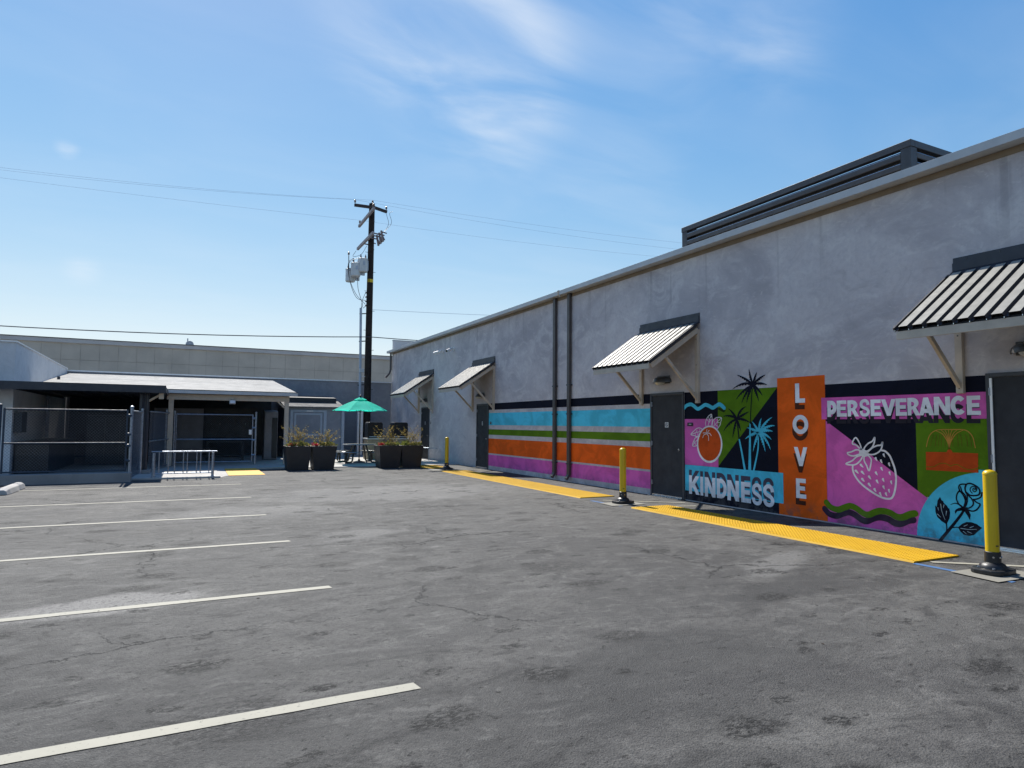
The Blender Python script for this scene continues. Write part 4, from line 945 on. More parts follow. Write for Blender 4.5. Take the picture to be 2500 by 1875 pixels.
# glyph outlines in a unit box, x to the right, y up
def arc(cx, cy, rx, ry, a0, a1, n=10):
    return [(cx+rx*math.cos(math.radians(a0+(a1-a0)*k/n)), cy+ry*math.sin(math.radians(a0+(a1-a0)*k/n))) for k in range(n+1)]
GL = {
 'K': ([(0,0),(0,1),(.28,1),(.28,.62),(.63,.98),(.98,.98),(.56,.54),(1,0),(.66,0),(.36,.38),(.28,.30),(.28,0)], []),
 'I': ([(0,0),(0,1),(1,1),(1,0)], []),
 'N': ([(0,0),(0,1),(.33,1),(.70,.44),(.70,1),(1,1),(1,0),(.70,0),(.30,.60),(.30,0)], []),
 'D': ([(0,0),(0,1),(.42,1)]+arc(.42,.5,.58,.5,84,-84)+[(.42,0)], [[(.33,.22),(.33,.78),(.42,.78)]+arc(.42,.5,.26,.28,80,-80)+[(.42,.22)]]),
 'E': ([(0,0),(0,1),(.98,1),(.98,.78),(.37,.78),(.37,.61),(.90,.61),(.90,.40),(.37,.40),(.37,.21),(1,.21),(1,0)], []),
 'L': ([(0,0),(0,1),(.43,1),(.43,.22),(1,.22),(1,0)], []),
 'V': ([(0,1),(.30,1),(.51,.42),(.71,1),(1,1),(.64,0),(.39,0)], []),
 'P': ([(0,0),(0,1),(.40,1)]+arc(.40,.57,.60,.43,85,-70)+[(.38,.15),(.38,0)], [[(.38,.42),(.38,.74),(.42,.74)]+arc(.42,.58,.20,.16,80,-80,6)+[(.42,.42)]]),
 'R': ([(0,0),(0,1),(.40,1)]+arc(.40,.70,.48,.30,85,-50)+[(.67,.44),(1,0),(.62,0),(.37,.36),(.30,.30),(.30,0)], [[(.30,.52),(.30,.77),(.38,.77)]+arc(.38,.645,.16,.125,80,-80,6)+[(.38,.52)]]),
 'A': ([(0,0),(.30,1),(.62,1),(1,0),(.68,0),(.62,.13),(.33,.13),(.27,0)], [[(.37,.36),(.455,.62),(.54,.36)]]),
 'O': (arc(.5,.5,.5,.5,90,-270,32)[:-1], [arc(.5,.5,.26,.27,90,-270,28)[:-1]]),
}
def glyph(ch, box):
    yl, yr, z0, z1 = box; w, h = yl-yr, z1-z0
    if ch in GL:
        o, hs = GL[ch]; f = lambda p: (yl-p[0]*w, z0+p[1]*h)
        return [f(p) for p in o], [[f(p) for p in q] for q in hs]
    # S and C are drawn as a thick bent bar
    t = (.28*w if ch == 'S' else .30*w); a, b = w-t, h-t
    if ch == 'C':
        c = [(.5+.5*math.cos(math.radians(k)), .5+.5*math.sin(math.radians(k))) for k in range(42, 319, 12)]
    else:
        c = [(.96,.70),(.90,.86),(.72,.975),(.5,1.0),(.25,.96),(.08,.85),(.05,.70),(.18,.58),(.5,.49),(.80,.41),(.97,.27),(.93,.12),(.74,.02),(.5,0),(.24,.03),(.07,.14),(.03,.29)]
    c = [(yl-t/2-p[0]*a, z0+t/2+p[1]*b) for p in c]
    return ribbon(c, t, ch == 'S', False, 4), []

def rect(y0, y1, z0, z1): return [(y0,z0),(y0,z1),(y1,z1),(y1,z0)]
ms = thing('striped_mural', 'mural of navy, cyan, green, orange and pink stripes between two doors', 'mural', (XW,16.7,0))
for col, z0, z1 in (('navy',2.118,2.348),('cyan',1.576,2.009),('green',1.235,1.430),('orange',.580,1.102),('pink',.137,.530)):
    paint_part('stripe', [(rect(12.132,21.238,z0,z1), None)], col, ms, .0015)

mk = thing('word_mural', 'painted mural reading KINDNESS, LOVE and PERSEVERANCE with fruit, palms and a rose', 'mural', (XW,8,0))
def pp(name, out, col, lift, holes=None): return paint_part(name, [(out, holes)], col, mk, lift)
pp('navy_panel', rect(7.49,10.985,.02,2.333), 'navy', .0015); pp('navy_panel', rect(4.996,7.489,.60,2.328), 'navy', .0015)
pp('green_triangle', [(9.992,2.331),(8.49,2.329),(9.990,.797)], 'green', .003)
pp('pink_square', rect(9.994,10.985,.772,1.754), 'pink', .003)
pp('orange_panel', rect(7.492,8.492,.02,2.494), 'orange', .003)
pp('pink_slope', [(7.488,.02),(7.488,1.712),(5.840,.590)]+[(5.0+.995*math.cos(math.radians(a)), .012+1.0*math.sin(math.radians(a))) for a in range(34,0,-3)]+[(5.995,.02)], 'pink', .003)
pp('green_panel', [(5.966,1.735),(4.998,1.735),(4.998,.9),(5.60,.75),(5.840,.590),(5.966,.676)], 'green', .003)
pp('rose_disc', [(4.998,.02)]+[(5.0+.995*math.cos(math.radians(a)), .02+.99*math.sin(math.radians(a))) for a in range(0,91,4)]+[(4.998,1.01)], 'cyan', .0045)
pp('cyan_tab', rect(4.997,5.126,.95,1.04), 'cyan', .0048)
pp('word_band', rect(8.388,10.980,.217,.768), 'cyan', .0055)
pp('word_band', rect(4.994,7.565,1.737,2.103), 'pink', .0055)
LIFT = dict(wave_shadow=.006, wave=.008, orange_outline=.006, orange_fruit=.0075, orange_leaf=.0085, orange_crown=.0095, tall_palm=.006, left_palm=.0065, cyan_palm=.0075,
            strawberry=.006, strawberry_leaf=.007, strawberry_seed=.006, rose_leaf=.007, rose_stem=.0065, rose_sepal=.0065, rose_petal=.0075,
            fountain_basin=.0062, fountain_hills=.0075, fountain_jet=.0072, fountain_drop=.0056)
acc = {}
cnt = [0]
for it in MURAL:
    kind, name, col = it[0], it[1], it[2]
    if kind == 'L':
        ch, box, dz, dy, scol = it[1], it[2], it[3], it[4], it[5]
        o, h = glyph(ch, box); cnt[0] += 1
        sh = ([(p[0]+dy, p[1]+dz) for p in o], [[(p[0]+dy, p[1]+dz) for p in q] for q in h])
        paint_part('letter_shadow', [sh], scol, mk, .0068 + .00015*(cnt[0] % 5))
        paint_part('letter', [(o, h)], 'letter', mk, .0082 + .00015*(cnt[0] % 5))
        continue
    if name in ('strawberry_seed',):
        m = MB(); pts = smooth_pts(it[3], True, 4); fl, tri = pface(pts)
        m.add([(XW-LIFT[name], p.x, p.y) for p in fl], [tuple(t_) for t_ in tri]); obj(name, m, PAINT[col], mk, fix=False); continue
    key = (name, col)
    m = acc.setdefault(key, MB()); cnt[0] += 1
    base = LIFT[name] + (.0012 if col == 'pale' else 0)
    x = XW - base - .00012*(len(m.f) % 9)
    if kind == 'F':
        pts = smooth_pts(it[3], True, 4) if it[4] else it[3]
        fl, tri = pface(pts); m.add([(x, p.x, p.y) for p in fl], [tuple(t_) for t_ in tri])
    elif kind == 'P':
        fl, tri = pface(frond(it[3], it[4])); m.add([(x, p.x, p.y) for p in fl], [tuple(t_) for t_ in tri])
    else:
        strip_quads(m, it[3], it[4], x)
for (name, col), m in acc.items():
    o = obj(name, m, PAINT[col], mk, fix=False)
# every painted face looks away from the wall
for root in (mk, ms):
    for o in root.children:
        bm = bmesh.new(); bm.from_mesh(o.data)
        for f in bm.faces:
            f.normal_update()
            if f.normal.x > 0: f.normal_flip()
        bm.to_mesh(o.data); bm.free()

# ================================================================== BACK AND LEFT BUILDINGS
bw = thing('back_wall', 'plain blue grey rear wall behind the utility pole', 'wall', (2.5,33.8,0))
m = MB(); m.box(-4.66, 9.70, 33.71, 34.0, -.2, 3.74); obj('wall', m, M['wall_grey'], bw)
m = MB(); m.box(-4.72, 9.705, 33.66, 34.05, 3.742, 3.80); obj('cap', m, M['alu_white'], bw)

lb = thing('white_building', 'white stucco building end at the left edge behind the carport', 'building', (-8,28,0))
m = MB(); m.prism([(-4.42,22.9),(-4.66,33.70),(-14,33.70),(-14,22.9)], 2, -.2, 3.83); obj('wall', m, M['wall_pale'], lb)
m = MB(); m.prism([(-4.39,22.86),(-4.64,33.66),(-4.80,33.66),(-4.60,23.02),(-14,23.02),(-14,22.86)], 2, 3.832, 3.875); obj('cap', m, M['alu_white'], lb)
for y in (28.25, 28.6):
    m = MB(); m.tube([(-4.46,y,1.0),(-4.46,y,2.5)], .03, 8); obj('conduit', m, M['galv'], lb, smooth=True)
m = MB(); m.box(-4.42,-4.22,23.1,23.75,1.25,1.85); obj('meter_box', m, M['dark_cabinet'], lb, bevel=.01)
m = MB(); m.tube([(-4.3,29.2,2.9),(-4.3,29.2,3.25)], .05, 8); obj('vent_pipe', m, M['dark_metal'], lb)

# flat dark carport in front of it
cp = thing('flat_carport', 'dark flat roofed carport on a fluted steel column at far left', 'carport', (-3,25,0))
m = MB(); m.box(-9, -.57, 22.0, 29.5, 2.50, 2.66); obj('roof', m, M['navy_metal'], cp)
m = MB(); m.box(-9, -.56, 21.93, 21.998, 2.455, 2.675); obj('fascia', m, M['navy_metal'], cp)
m = MB()
for k in range(14): m.box(-9+.6*k, -9+.6*k+.05, 22.0, 29.5, 2.44, 2.498)
obj('roof_rib', m, M['dark_cabinet'], cp)
m = MB(); prof = []
for k in range(24):
    a = 2*PI*k/24; q = .135 if k % 2 else .105; prof.append((-1.13+q*math.cos(a), 22.45+q*math.sin(a)))
m.prism(prof, 2, .05, 2.44); obj('column', m, M['navy_metal'], cp)
m = MB(); m.box(-1.36,-.90,22.22,22.68,.05,.16); obj('column_base', m, M['kerb'], cp, bevel=.01)
m = MB(); m.box(-.75,-.62,22.2,22.32,2.28,2.45); m.bar((-1.05,22.45,2.2),(-.7,22.3,2.42),.05,.05); obj('bracket', m, M['beige'], cp)

# open storage bay with white metal roof
bay = thing('storage_canopy', 'open storage bay with a low white ribbed metal roof on beige posts', 'canopy', (1.5,28,0))
xa, xb2, yf, zf, yb, zb3 = -4.55, 3.72, 25.45, 2.705, 33.68, 3.66
m = MB(); pr = []; n = 20; L = yb-yf
for k in range(n):                                              # sheets lapped up the slope
    y0 = yf+L*k/n; y1 = yf+L*(k+1)/n; z0 = zf+(zb3-zf)*k/n; z1 = zf+(zb3-zf)*(k+1)/n
    xr0 = xb2; m.add([(xa,y0,z0+.007),(xr0,y0,z0+.007),(xr0,y1,z1),(xa,y1,z1),(xa,y0,z0),(xr0,y0,z0)], [(0,1,2,3),(4,5,1,0)])
obj('roof_sheet', m, M['roof_white'], bay, fix=False)
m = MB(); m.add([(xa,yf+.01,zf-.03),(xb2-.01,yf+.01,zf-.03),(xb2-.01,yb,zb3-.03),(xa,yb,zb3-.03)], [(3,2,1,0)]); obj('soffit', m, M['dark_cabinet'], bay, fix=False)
m = MB(); m.box(-1.2, xb2+.01, yf-.03, yf-.001, zf-.11, zf+.004); obj('fascia', m, M['gutter'], bay)
m = MB(); m.box(-1.2, xb2+.02, yf-.035, yf-.001, zf+.006, zf+.026); obj('drip_edge', m, M['awning_dark'], bay)
m = MB(); m.bar((xb2-.005,yf,zf-.05),(xb2-.005,yb,zb3-.05),.03,.10); obj('barge_board', m, M['gutter'], bay)
m = MB(); m.box(-.62, 3.46, 25.62, 25.76, 2.38, 2.585); obj('beam', m, M['beige'], bay, bevel=.006)
for x0, x1 in ((-.56,-.40),(3.30,3.45)):
    m = MB(); m.box(x0, x1, 25.63, 25.75, .05, 2.378); obj('post', m, M['beige'], bay, bevel=.006)
m = MB(); m.bar((3.30,25.69,2.15),(3.05,25.69,2.385),.05,.05); obj('knee_brace', m, M['beige'], bay)
m = MB(); m.box(-4.5, 3.7, 33.55, 33.705, .05, 3.5); obj('rear_shade_panel', m, M['dark_cabinet'], bay)  # near-black panel added before the rear wall; its colour stands for shade
fl = thing('flood_light', 'small white floodlight hanging under the storage canopy beam', 'floodlight', (1.48,25.55,2.37))
m = MB(); m.box(1.42,1.54,25.57,25.618,2.42,2.50); m.tube([(1.48,25.55,2.44),(1.48,25.50,2.36)], .02, 8); obj('bracket', m, M['beige'], fl)
m = MB(); m.prism([(25.40,2.27),(25.43,2.39),(25.50,2.37),(25.52,2.25)], 0, 1.38, 1.58); obj('housing', m, M['gutter'], fl, bevel=.006)
m = MB(); m.prism([(25.392,2.285),(25.42,2.38),(25.43,2.38),(25.402,2.285)], 0, 1.41, 1.55); obj('lens', m, M['plastic_white'], fl)

# contents of the bay
cab = thing('slatted_cabinet', 'wide grey cabinet of stacked drawers behind the storage gate', 'cabinet', (-.24,29.3,.05))
m = MB(); m.box(-1.12, .64, 29.05, 29.7, .06, 2.14); obj('case', m, M['cabinet_grey'], cab)
for k in range(9):
    for x0, x1 in ((-1.10,-.25),(-.23,.62)):
        m = MB(); m.box(x0, x1, 29.02, 29.048, .10+k*.226, .10+k*.226+.213); obj('drawer', m, M['cabinet_grey'], cab)
lk = thing('tall_locker', 'tall grey louvred locker standing by the right canopy post', 'locker', (3.2,29,.03))
m = MB(); m.prism([(29.0,.06),(29.6,.06),(29.6,2.13),(29.0,2.05)], 0, 2.95, 3.48); obj('case', m, M['cabinet_grey'], lk)
for k in range(7):
    m = MB(); m.box(2.97, 3.24, 28.975, 28.998, .14+k*.27, .14+k*.27+.25); obj('panel', m, M['cabinet_grey'], lk)
m = MB(); m.box(3.26,3.46,28.96,28.995,.12,1.80); obj('door', m, M['dark_cabinet'], lk)
bn = thing('dark_workbench', 'dark low workbench under the row of wall hooks in the bay', 'workbench', (1.45,28.5,.05))
m = MB(); m.box(.75,2.15,28.1,28.9,.80,.86); obj('top', m, M['dark_cabinet'], bn)
m = MB(); m.box(.78,2.12,28.13,28.87,.18,.22); obj('shelf', m, M['dark_cabinet'], bn)
for x in (.78,2.07):
    for y in (28.13,28.82): m = MB(); m.box(x,x+.05,y,y+.05,.05,.80); obj('leg', m, M['dark_cabinet'], bn)
pg = thing('peg_board', 'dark board with a row of small hooks on the back of the bay', 'board', (1.5,29.9,1.0))
m = MB(); m.box(.70,2.9,29.9,29.96,.95,2.2); obj('board', m, M['dark_cabinet'], pg)
for k in range(5):
    m = MB(); x = .95+k*.33; m.tube([(x,29.89,1.53),(x,29.82,1.52),(x,29.80,1.56)], .012, 6); obj('hook', m, M['steel'], pg)
dc = thing('dark_container', 'large dark metal container in the shade under the flat carport', 'container', (-2.2,27.5,.05))
m = MB(); m.box(-3.1,-1.25,27.0,28.8,.06,1.8); obj('body', m, M['dark_cabinet'], dc, bevel=.02)
m = MB(); m.box(-3.12,-1.23,26.98,28.82,1.802,1.86); obj('lid', m, M['dark_cabinet'], dc, bevel=.01)
for x in (-2.6,-2.15,-1.7): m = MB(); m.box(x,x+.06,26.96,26.998,.2,1.7); obj('rib', m, M['dark_cabinet'], dc)
lw = thing('low_dark_bin', 'low black storage bin along the white building behind the mesh fence', 'bin', (-4.0,25,.05))
m = MB(); m.box(-4.38,-3.55,23.2,28.2,.06,.92); obj('body', m, M['plastic_black'], lw, bevel=.02)
m = MB(); m.box(-4.40,-3.52,23.17,28.23,.922,.98); obj('lid', m, M['plastic_black'], lw, bevel=.01)

# small shed with pale door frame
sh = thing('grey_shed', 'small grey shed with a framed door and grey lean-to roof', 'shed', (5.4,32,.03))
m = MB(); m.box(4.02,6.62,31.0,33.70,.03,2.30); obj('wall', m, M['shed_wall'], sh)
m = MB(); m.prism([(30.82,2.305),(30.82,2.345),(33.62,2.86),(33.62,2.80)], 0, 3.95, 6.70)
rf = obj('roof', m, M['roof_grey'], sh)
for k in range(4):
    m = MB(); y = 30.86+k*.30; z = 2.36+k*.0552; m.box(3.95,6.70,y,y+.02,z,z+.006); obj('roof_lap', m, M['roof_grey'], rf)
m = MB(); m.prism([(32.05,2.58),(32.05,2.80),(33.64,2.93),(33.64,2.868)], 0, 4.2, 6.50); obj('roof_flashing', m, M['awning_dark'], sh)
m = MB(); m.box(6.55,6.68,30.95,31.06,.03,2.29); obj('corner_trim', m, M['trim_blue'], sh)
m = MB(); m.box(4.24,4.36,30.955,30.999,.03,2.20); m.box(5.72,5.86,30.955,30.999,.03,2.20); m.box(4.36,5.72,30.955,30.999,2.10,2.20)
dr = MB(); dr.box(4.37,5.71,30.975,30.998,.05,2.09); d = obj('door', dr, M['shed_wall'], sh)
obj('door_frame', m, M['trim_blue'], d, bevel=.006)
m = MB(); m.box(4.42,4.50,30.965,30.974,1.0,2.05); m.box(5.58,5.66,30.965,30.974,1.0,2.05); m.box(4.50,5.58,30.965,30.974,1.0,1.10); m.box(4.50,5.58,30.965,30.974,1.97,2.05); obj('door_rail', m, M['trim_blue'], d)
m = MB(); m.box(4.95,5.25,30.94,30.954,2.12,2.17); obj('name_plate', m, M['plastic_white'], sh)
m = MB(); m.tube([(5.60,30.96,1.02),(5.60,30.90,1.02)], .028, 8); obj('handle', m, M['steel'], d)

# far tan building made of panels
tb = thing('tan_building', 'long tan panel clad building rising behind the rear wall', 'building', (2,64,0))
m = MB(); m.box(-22.5, 26, 60.06, 75, -.2, 7.6); obj('core', m, M['tan_back'], tb)
pw = 1.265; pm = {}
x0 = -12.575 - 8*pw
for i in range(38):
    for r_, (z0, z1) in enumerate(((6.335,7.60),(5.07,6.315),(3.8,5.05))):
        key = r_
        if key not in pm:
            q = MB(); q.box(0.007, pw-.007, 0, .03, z0, z1); pm[key] = obj('panel', q, M['tan_panel'], tb)
            pm[key].location = (x0+i*pw-2, 60.0+.004*((i*7+r_*3) % 3)-64, 0)
            for v in pm[key].data.vertices: v.co += Vector((2,64,0))
        else:
            c = pm[key].copy(); C.objects.link(c); c.location = (x0+i*pw-2, 60.0+.006*((i*7+r_*3) % 3)-64, 0)
m = MB(); m.box(-22.6,26.1,59.90,60.2,7.62,7.93); obj('cap_band', m, M['tan_cap'], tb)
m = MB(); m.box(-22.65,26.15,59.86,60.25,7.932,7.985); obj('cap_edge', m, M['navy_metal'], tb)
ds = thing('rooftop_dish', 'small round antenna dish on the tan building roof', 'antenna', (.0,59.95+1.0,7.93))
m = MB(); m.tube([(-.1,60.9,7.62),(-.1,60.9,8.62)], .045, 8); obj('mast', m, M['galv'], ds)
m = MB(); m.lathe([(.0,.0),(.16,.03),(.28,.09),(.32,.16),(.30,.30),(.0,.31)], 14); m.v = [(.06+x, 60.78-z, 8.08+y) for x, y, z in m.v]; obj('dish', m, M['galv'], ds, smooth=True)

# ================================================================== CHAIN LINK
def chain_mesh(name, a, b, z0, z1, parent, pitch=.075, r=.0023):
    a, b = Vector((a[0],a[1],0)), Vector((b[0],b[1],0)); L = (b-a).length; d = (b-a)/L; H = z1-z0; m = MB()
    nn = Vector((-d.y, d.x, 0))
    def seg(s0, h0, s1, h1, off):
        p, q = a+d*s0+Vector((0,0,z0+h0))+nn*off, a+d*s1+Vector((0,0,z0+h1))+nn*off
        m.tube([p,q], r, 3, False)
    k = -H
    while k < L:
        s0, h0, s1, h1 = k, 0, k+H, H
        if s0 < 0: h0 = -s0; s0 = 0
        if s1 > L: h1 = H-(s1-L); s1 = L
        if s1 > s0+.01: seg(s0,h0,s1,h1, .002); seg(s0,H-h0,s1,H-h1,-.002)
        k += pitch
    return obj(name, m, M['chain'], parent, fix=False, kind='stuff')
cf = thing('mesh_gate', 'wide chain link gate panel above the low kerb wall at left', 'fence', (-2.8,20.15,.25))
def post(root, x, y, z0, z1, r=.036, name='post', mat='galv'):
    m = MB(); m.tube([(x,y,z0),(x,y,z1)], r, 10); m.lathe([(r+.006,0),(r+.004,.03),(.0,.055)], 10, (x,y,z1)); return obj(name, m, M[mat], root, smooth=True)
def rail(root, a, b, r=.022, name='rail', mat='galv'):
    m = MB(); m.tube([a,b], r, 8); return obj(name, m, M[mat], root, smooth=True)
post(cf, -1.30, 20.16, 0.0, 1.97, .042); post(cf, -4.14, 20.16, .0, 1.97, .042, mat='fence_dark')
for z in (1.885, 1.025, .30): rail(cf, (-4.05,20.16,z), (-1.40,20.16,z), mat='fence_dark')
for x in (-4.05,-1.40): m = MB(); m.tube([(x,20.16,.27),(x,20.16,1.91)], .024, 8); obj('stile', m, M['fence_dark'], cf, smooth=True)
chain_mesh('wire_mesh', (-4.05,20.145), (-1.40,20.145), .29, 1.89, cf)
for z in (.55, .95, 1.25, 1.75):
    m = MB(); m.tube([(-1.41,20.16,z),(-1.29,20.16,z)], .05, 8); obj('hinge_band', m, M['fence_dark'], cf)
sf = thing('side_mesh_fence', 'short chain link fence from the gate post to the fluted column', 'fence', (-1.25,21.2,.05))
rail(sf, (-1.27,20.25,1.88), (-1.16,22.25,1.88)); post(sf, -1.16, 22.2, .05, 1.95)
chain_mesh('wire_mesh', (-1.27,20.22), (-1.16,22.18), .08, 1.88, sf)
s2 = thing('return_mesh_fence', 'chain link return fence between the fluted column and beige post', 'fence', (-.75,24,.05))
rail(s2, (-.98,22.6,1.9), (-.52,25.5,1.9)); rail(s2, (-.98,22.6,1.0), (-.52,25.5,1.0)); rail(s2, (-.98,22.6,.12), (-.52,25.5,.12))
post(s2, -.60, 25.45, .05, 1.98)
chain_mesh('wire_mesh', (-.98,22.58), (-.56,25.45), .1, 1.9, s2)
g2 = thing('storage_gate', 'chain link gate with latch closing the storage bay', 'gate', (.9,25.85,.05))
post(g2, -.36, 25.86, .05, 1.95); post(g2, 2.33, 25.86, .05, 1.95)
for z in (1.87,.98,.17): rail(g2, (-.30,25.86,z), (2.22,25.86,z))
for x in (-.30,2.22): m = MB(); m.tube([(x,25.86,.15),(x,25.86,1.89)], .022, 8); obj('stile', m, M['galv'], g2, smooth=True)
chain_mesh('wire_mesh', (-.30,25.85), (2.22,25.85), .16, 1.88, g2)
m = MB(); m.box(2.09,2.19,25.79,25.83,1.15,1.33); obj('latch_box', m, M['alu_white'], g2, bevel=.006)
for z in (.4,.95,1.4,1.75):
    m = MB(); m.tube([(2.20,25.86,z),(2.35,25.86,z)], .042, 8); obj('hinge_band', m, M['galv'], g2)

# ================================================================== BIKE RACK
br = thing('bike_rack', 'low shiny steel bike rack in front of the storage bay', 'bike rack', (0,20.72,.05))
for x in (-.76,.74):
    m = MB(); m.tube([(x,20.72,.06),(x,20.72,.72)], .038, 12); m.box(x-.07,x+.07,20.62,20.82,.052,.064); obj('post', m, M['galv'], br, smooth=True)
m = MB(); m.tube([(-.82,20.72,.76),(.84,20.72,.76)], .018, 14); obj('top_rail', m, M['galv'], br, smooth=True)
m = MB(); m.tube([(-.76,20.72,.15),(.74,20.72,.15)], .018, 12); obj('bottom_rail', m, M['galv'], br, smooth=True)
for x in (-.63,-.40,-.24,-.02,.08,.32,.42,.64):
    m = MB(); m.tube([(x,20.72,.14),(x,20.72,.75)], .015, 8); obj('upright', m, M['galv'], br, smooth=True)

# ================================================================== WHEEL STOP
ws = thing('wheel_stop', 'pale concrete wheel stop lying at the left edge', 'wheel stop', (-3.44,18.2,0))
m = MB(); P0 = [(-.13,0),(-.095,.12),(-.04,.15),(.04,.15),(.095,.12),(.13,0)]
vs = []
for y, k in ((17.35,.72),(17.55,1),(18.95,1),(19.15,.72)):
    vs += [(-3.46+x*(1 if k == 1 else .8), y, z*k+(.002 if z == 0 else 0)) for x, z in P0]
fs = []
for i in range(3):
    for j in range(5): fs.append((i*6+j, i*6+j+1, i*6+j+7, i*6+j+6))
    fs.append((i*6+5, i*6, i*6+6, i*6+11))
m.add(vs, fs+[tuple(range(6)), tuple(range(18,24))]); obj('body', m, M['concrete'], ws, bevel=.012)

# ================================================================== BOLLARDS
bo = thing('yellow_bollard', 'nearest and tallest looking yellow bollard, beside the dark door at right', 'bollard', (8.04,4.13,.012), 'yellow bollards along the mural wall')
m = MB(); m.lathe([(.0665,.20),(.0665,1.075),(.069,1.078),(.069,1.092),(.058,1.112),(.036,1.127),(0,1.133)], 28, (8.04,4.13,.012)); o = obj('post', m, M['bollard'], bo, smooth=True)
m = MB()
for k in range(5): a = -2.2+k*.10; m.add([(8.04+.0675*math.cos(a+q), 4.13+.0675*math.sin(a+q), z) for q, z in ((0,.305),(.08,.305),(.08,.322),(0,.322))], [(0,1,2,3)])
obj('maker_label', m, M['awning_dark'], o, fix=False)
m = MB(); m.lathe([(.079,.085),(.077,.23),(.070,.235)], 24, (8.04,4.13,.012)); m.lathe([(.135,.055),(.13,.075),(.112,.10),(.085,.115),(.079,.118)], 24, (8.04,4.13,.012)); bs = obj('collar', m, M['black_rubber'], bo, smooth=True)
m = MB(); pl = []
for k in range(20):
    a = 2*PI*k/20; c_, s_ = math.cos(a), math.sin(a)
    pl.append((8.04+.215*math.copysign(abs(c_)**.55, c_), 4.13+.165*math.copysign(abs(s_)**.55, s_)))
m.prism(pl, 2, .013, .066); obj('base_plate', m, M['black_rubber'], bo, bevel=.012)
for a in (.6, 2.5, 3.8, 5.6):
    m = MB(); m.lathe([(.014,.066),(.014,.080),(0,.082)], 8, (8.04+.175*math.cos(a), 4.13+.125*math.sin(a), .006)); obj('bolt', m, M['galv'], bo)
for a in (-2.6,-1.75,-.9):
    m = MB(); m.tube([(8.04+.076*math.cos(a),4.13+.076*math.sin(a),.19),(8.04+.083*math.cos(a),4.13+.083*math.sin(a),.19)], .011, 8); obj('bolt', m, M['steel'], bo)
dup(bo, (8.08,11.0,.012), 'middle yellow bollard standing in front of the pink stripe')
dup(bo, (8.25,21.55,.012), 'farthest yellow bollard, beside the dark planters')

# ================================================================== PLANTERS AND PLANTS
def planter(cx, cy, label, first=[None]):
    if first[0] is not None: return dup(first[0], (cx,cy,.003), label)
    r = thing('tapered_planter', label, 'planter', (cx,cy,.003), 'dark tapered planters at the patio edge')
    a, b, h = .335, .42, .81; m = MB(); v = []
    for s, z in ((a,0),(b,h),(b-.045,h),(b-.05,h-.05)):
        v += [(cx-s,cy-s,.003+z),(cx+s,cy-s,.003+z),(cx+s,cy+s,.003+z),(cx-s,cy+s,.003+z)]
    fs = [(3,2,1,0)]
    for i in range(3):
        for k in range(4): fs.append((i*4+k, i*4+(k+1) % 4, i*4+4+(k+1) % 4, i*4+4+k))
    m.add(v, fs); obj('box', m, M['planter'], r, bevel=.012)
    m = MB(); m.box(cx-.37,cx+.37,cy-.37,cy+.37,.70,.768); obj('soil', m, M['soil'], r)
    first[0] = r; return r
planter(3.45,23.32,'leftmost of four dark planters, by the canopy post'); planter(4.30,23.30,'second dark planter from the left, its gap showing sunlight')
planter(6.62,23.30,'third dark planter from the left, right of the picnic table'); planter(7.44,23.30,'rightmost of four dark planters, nearest the mural wall')
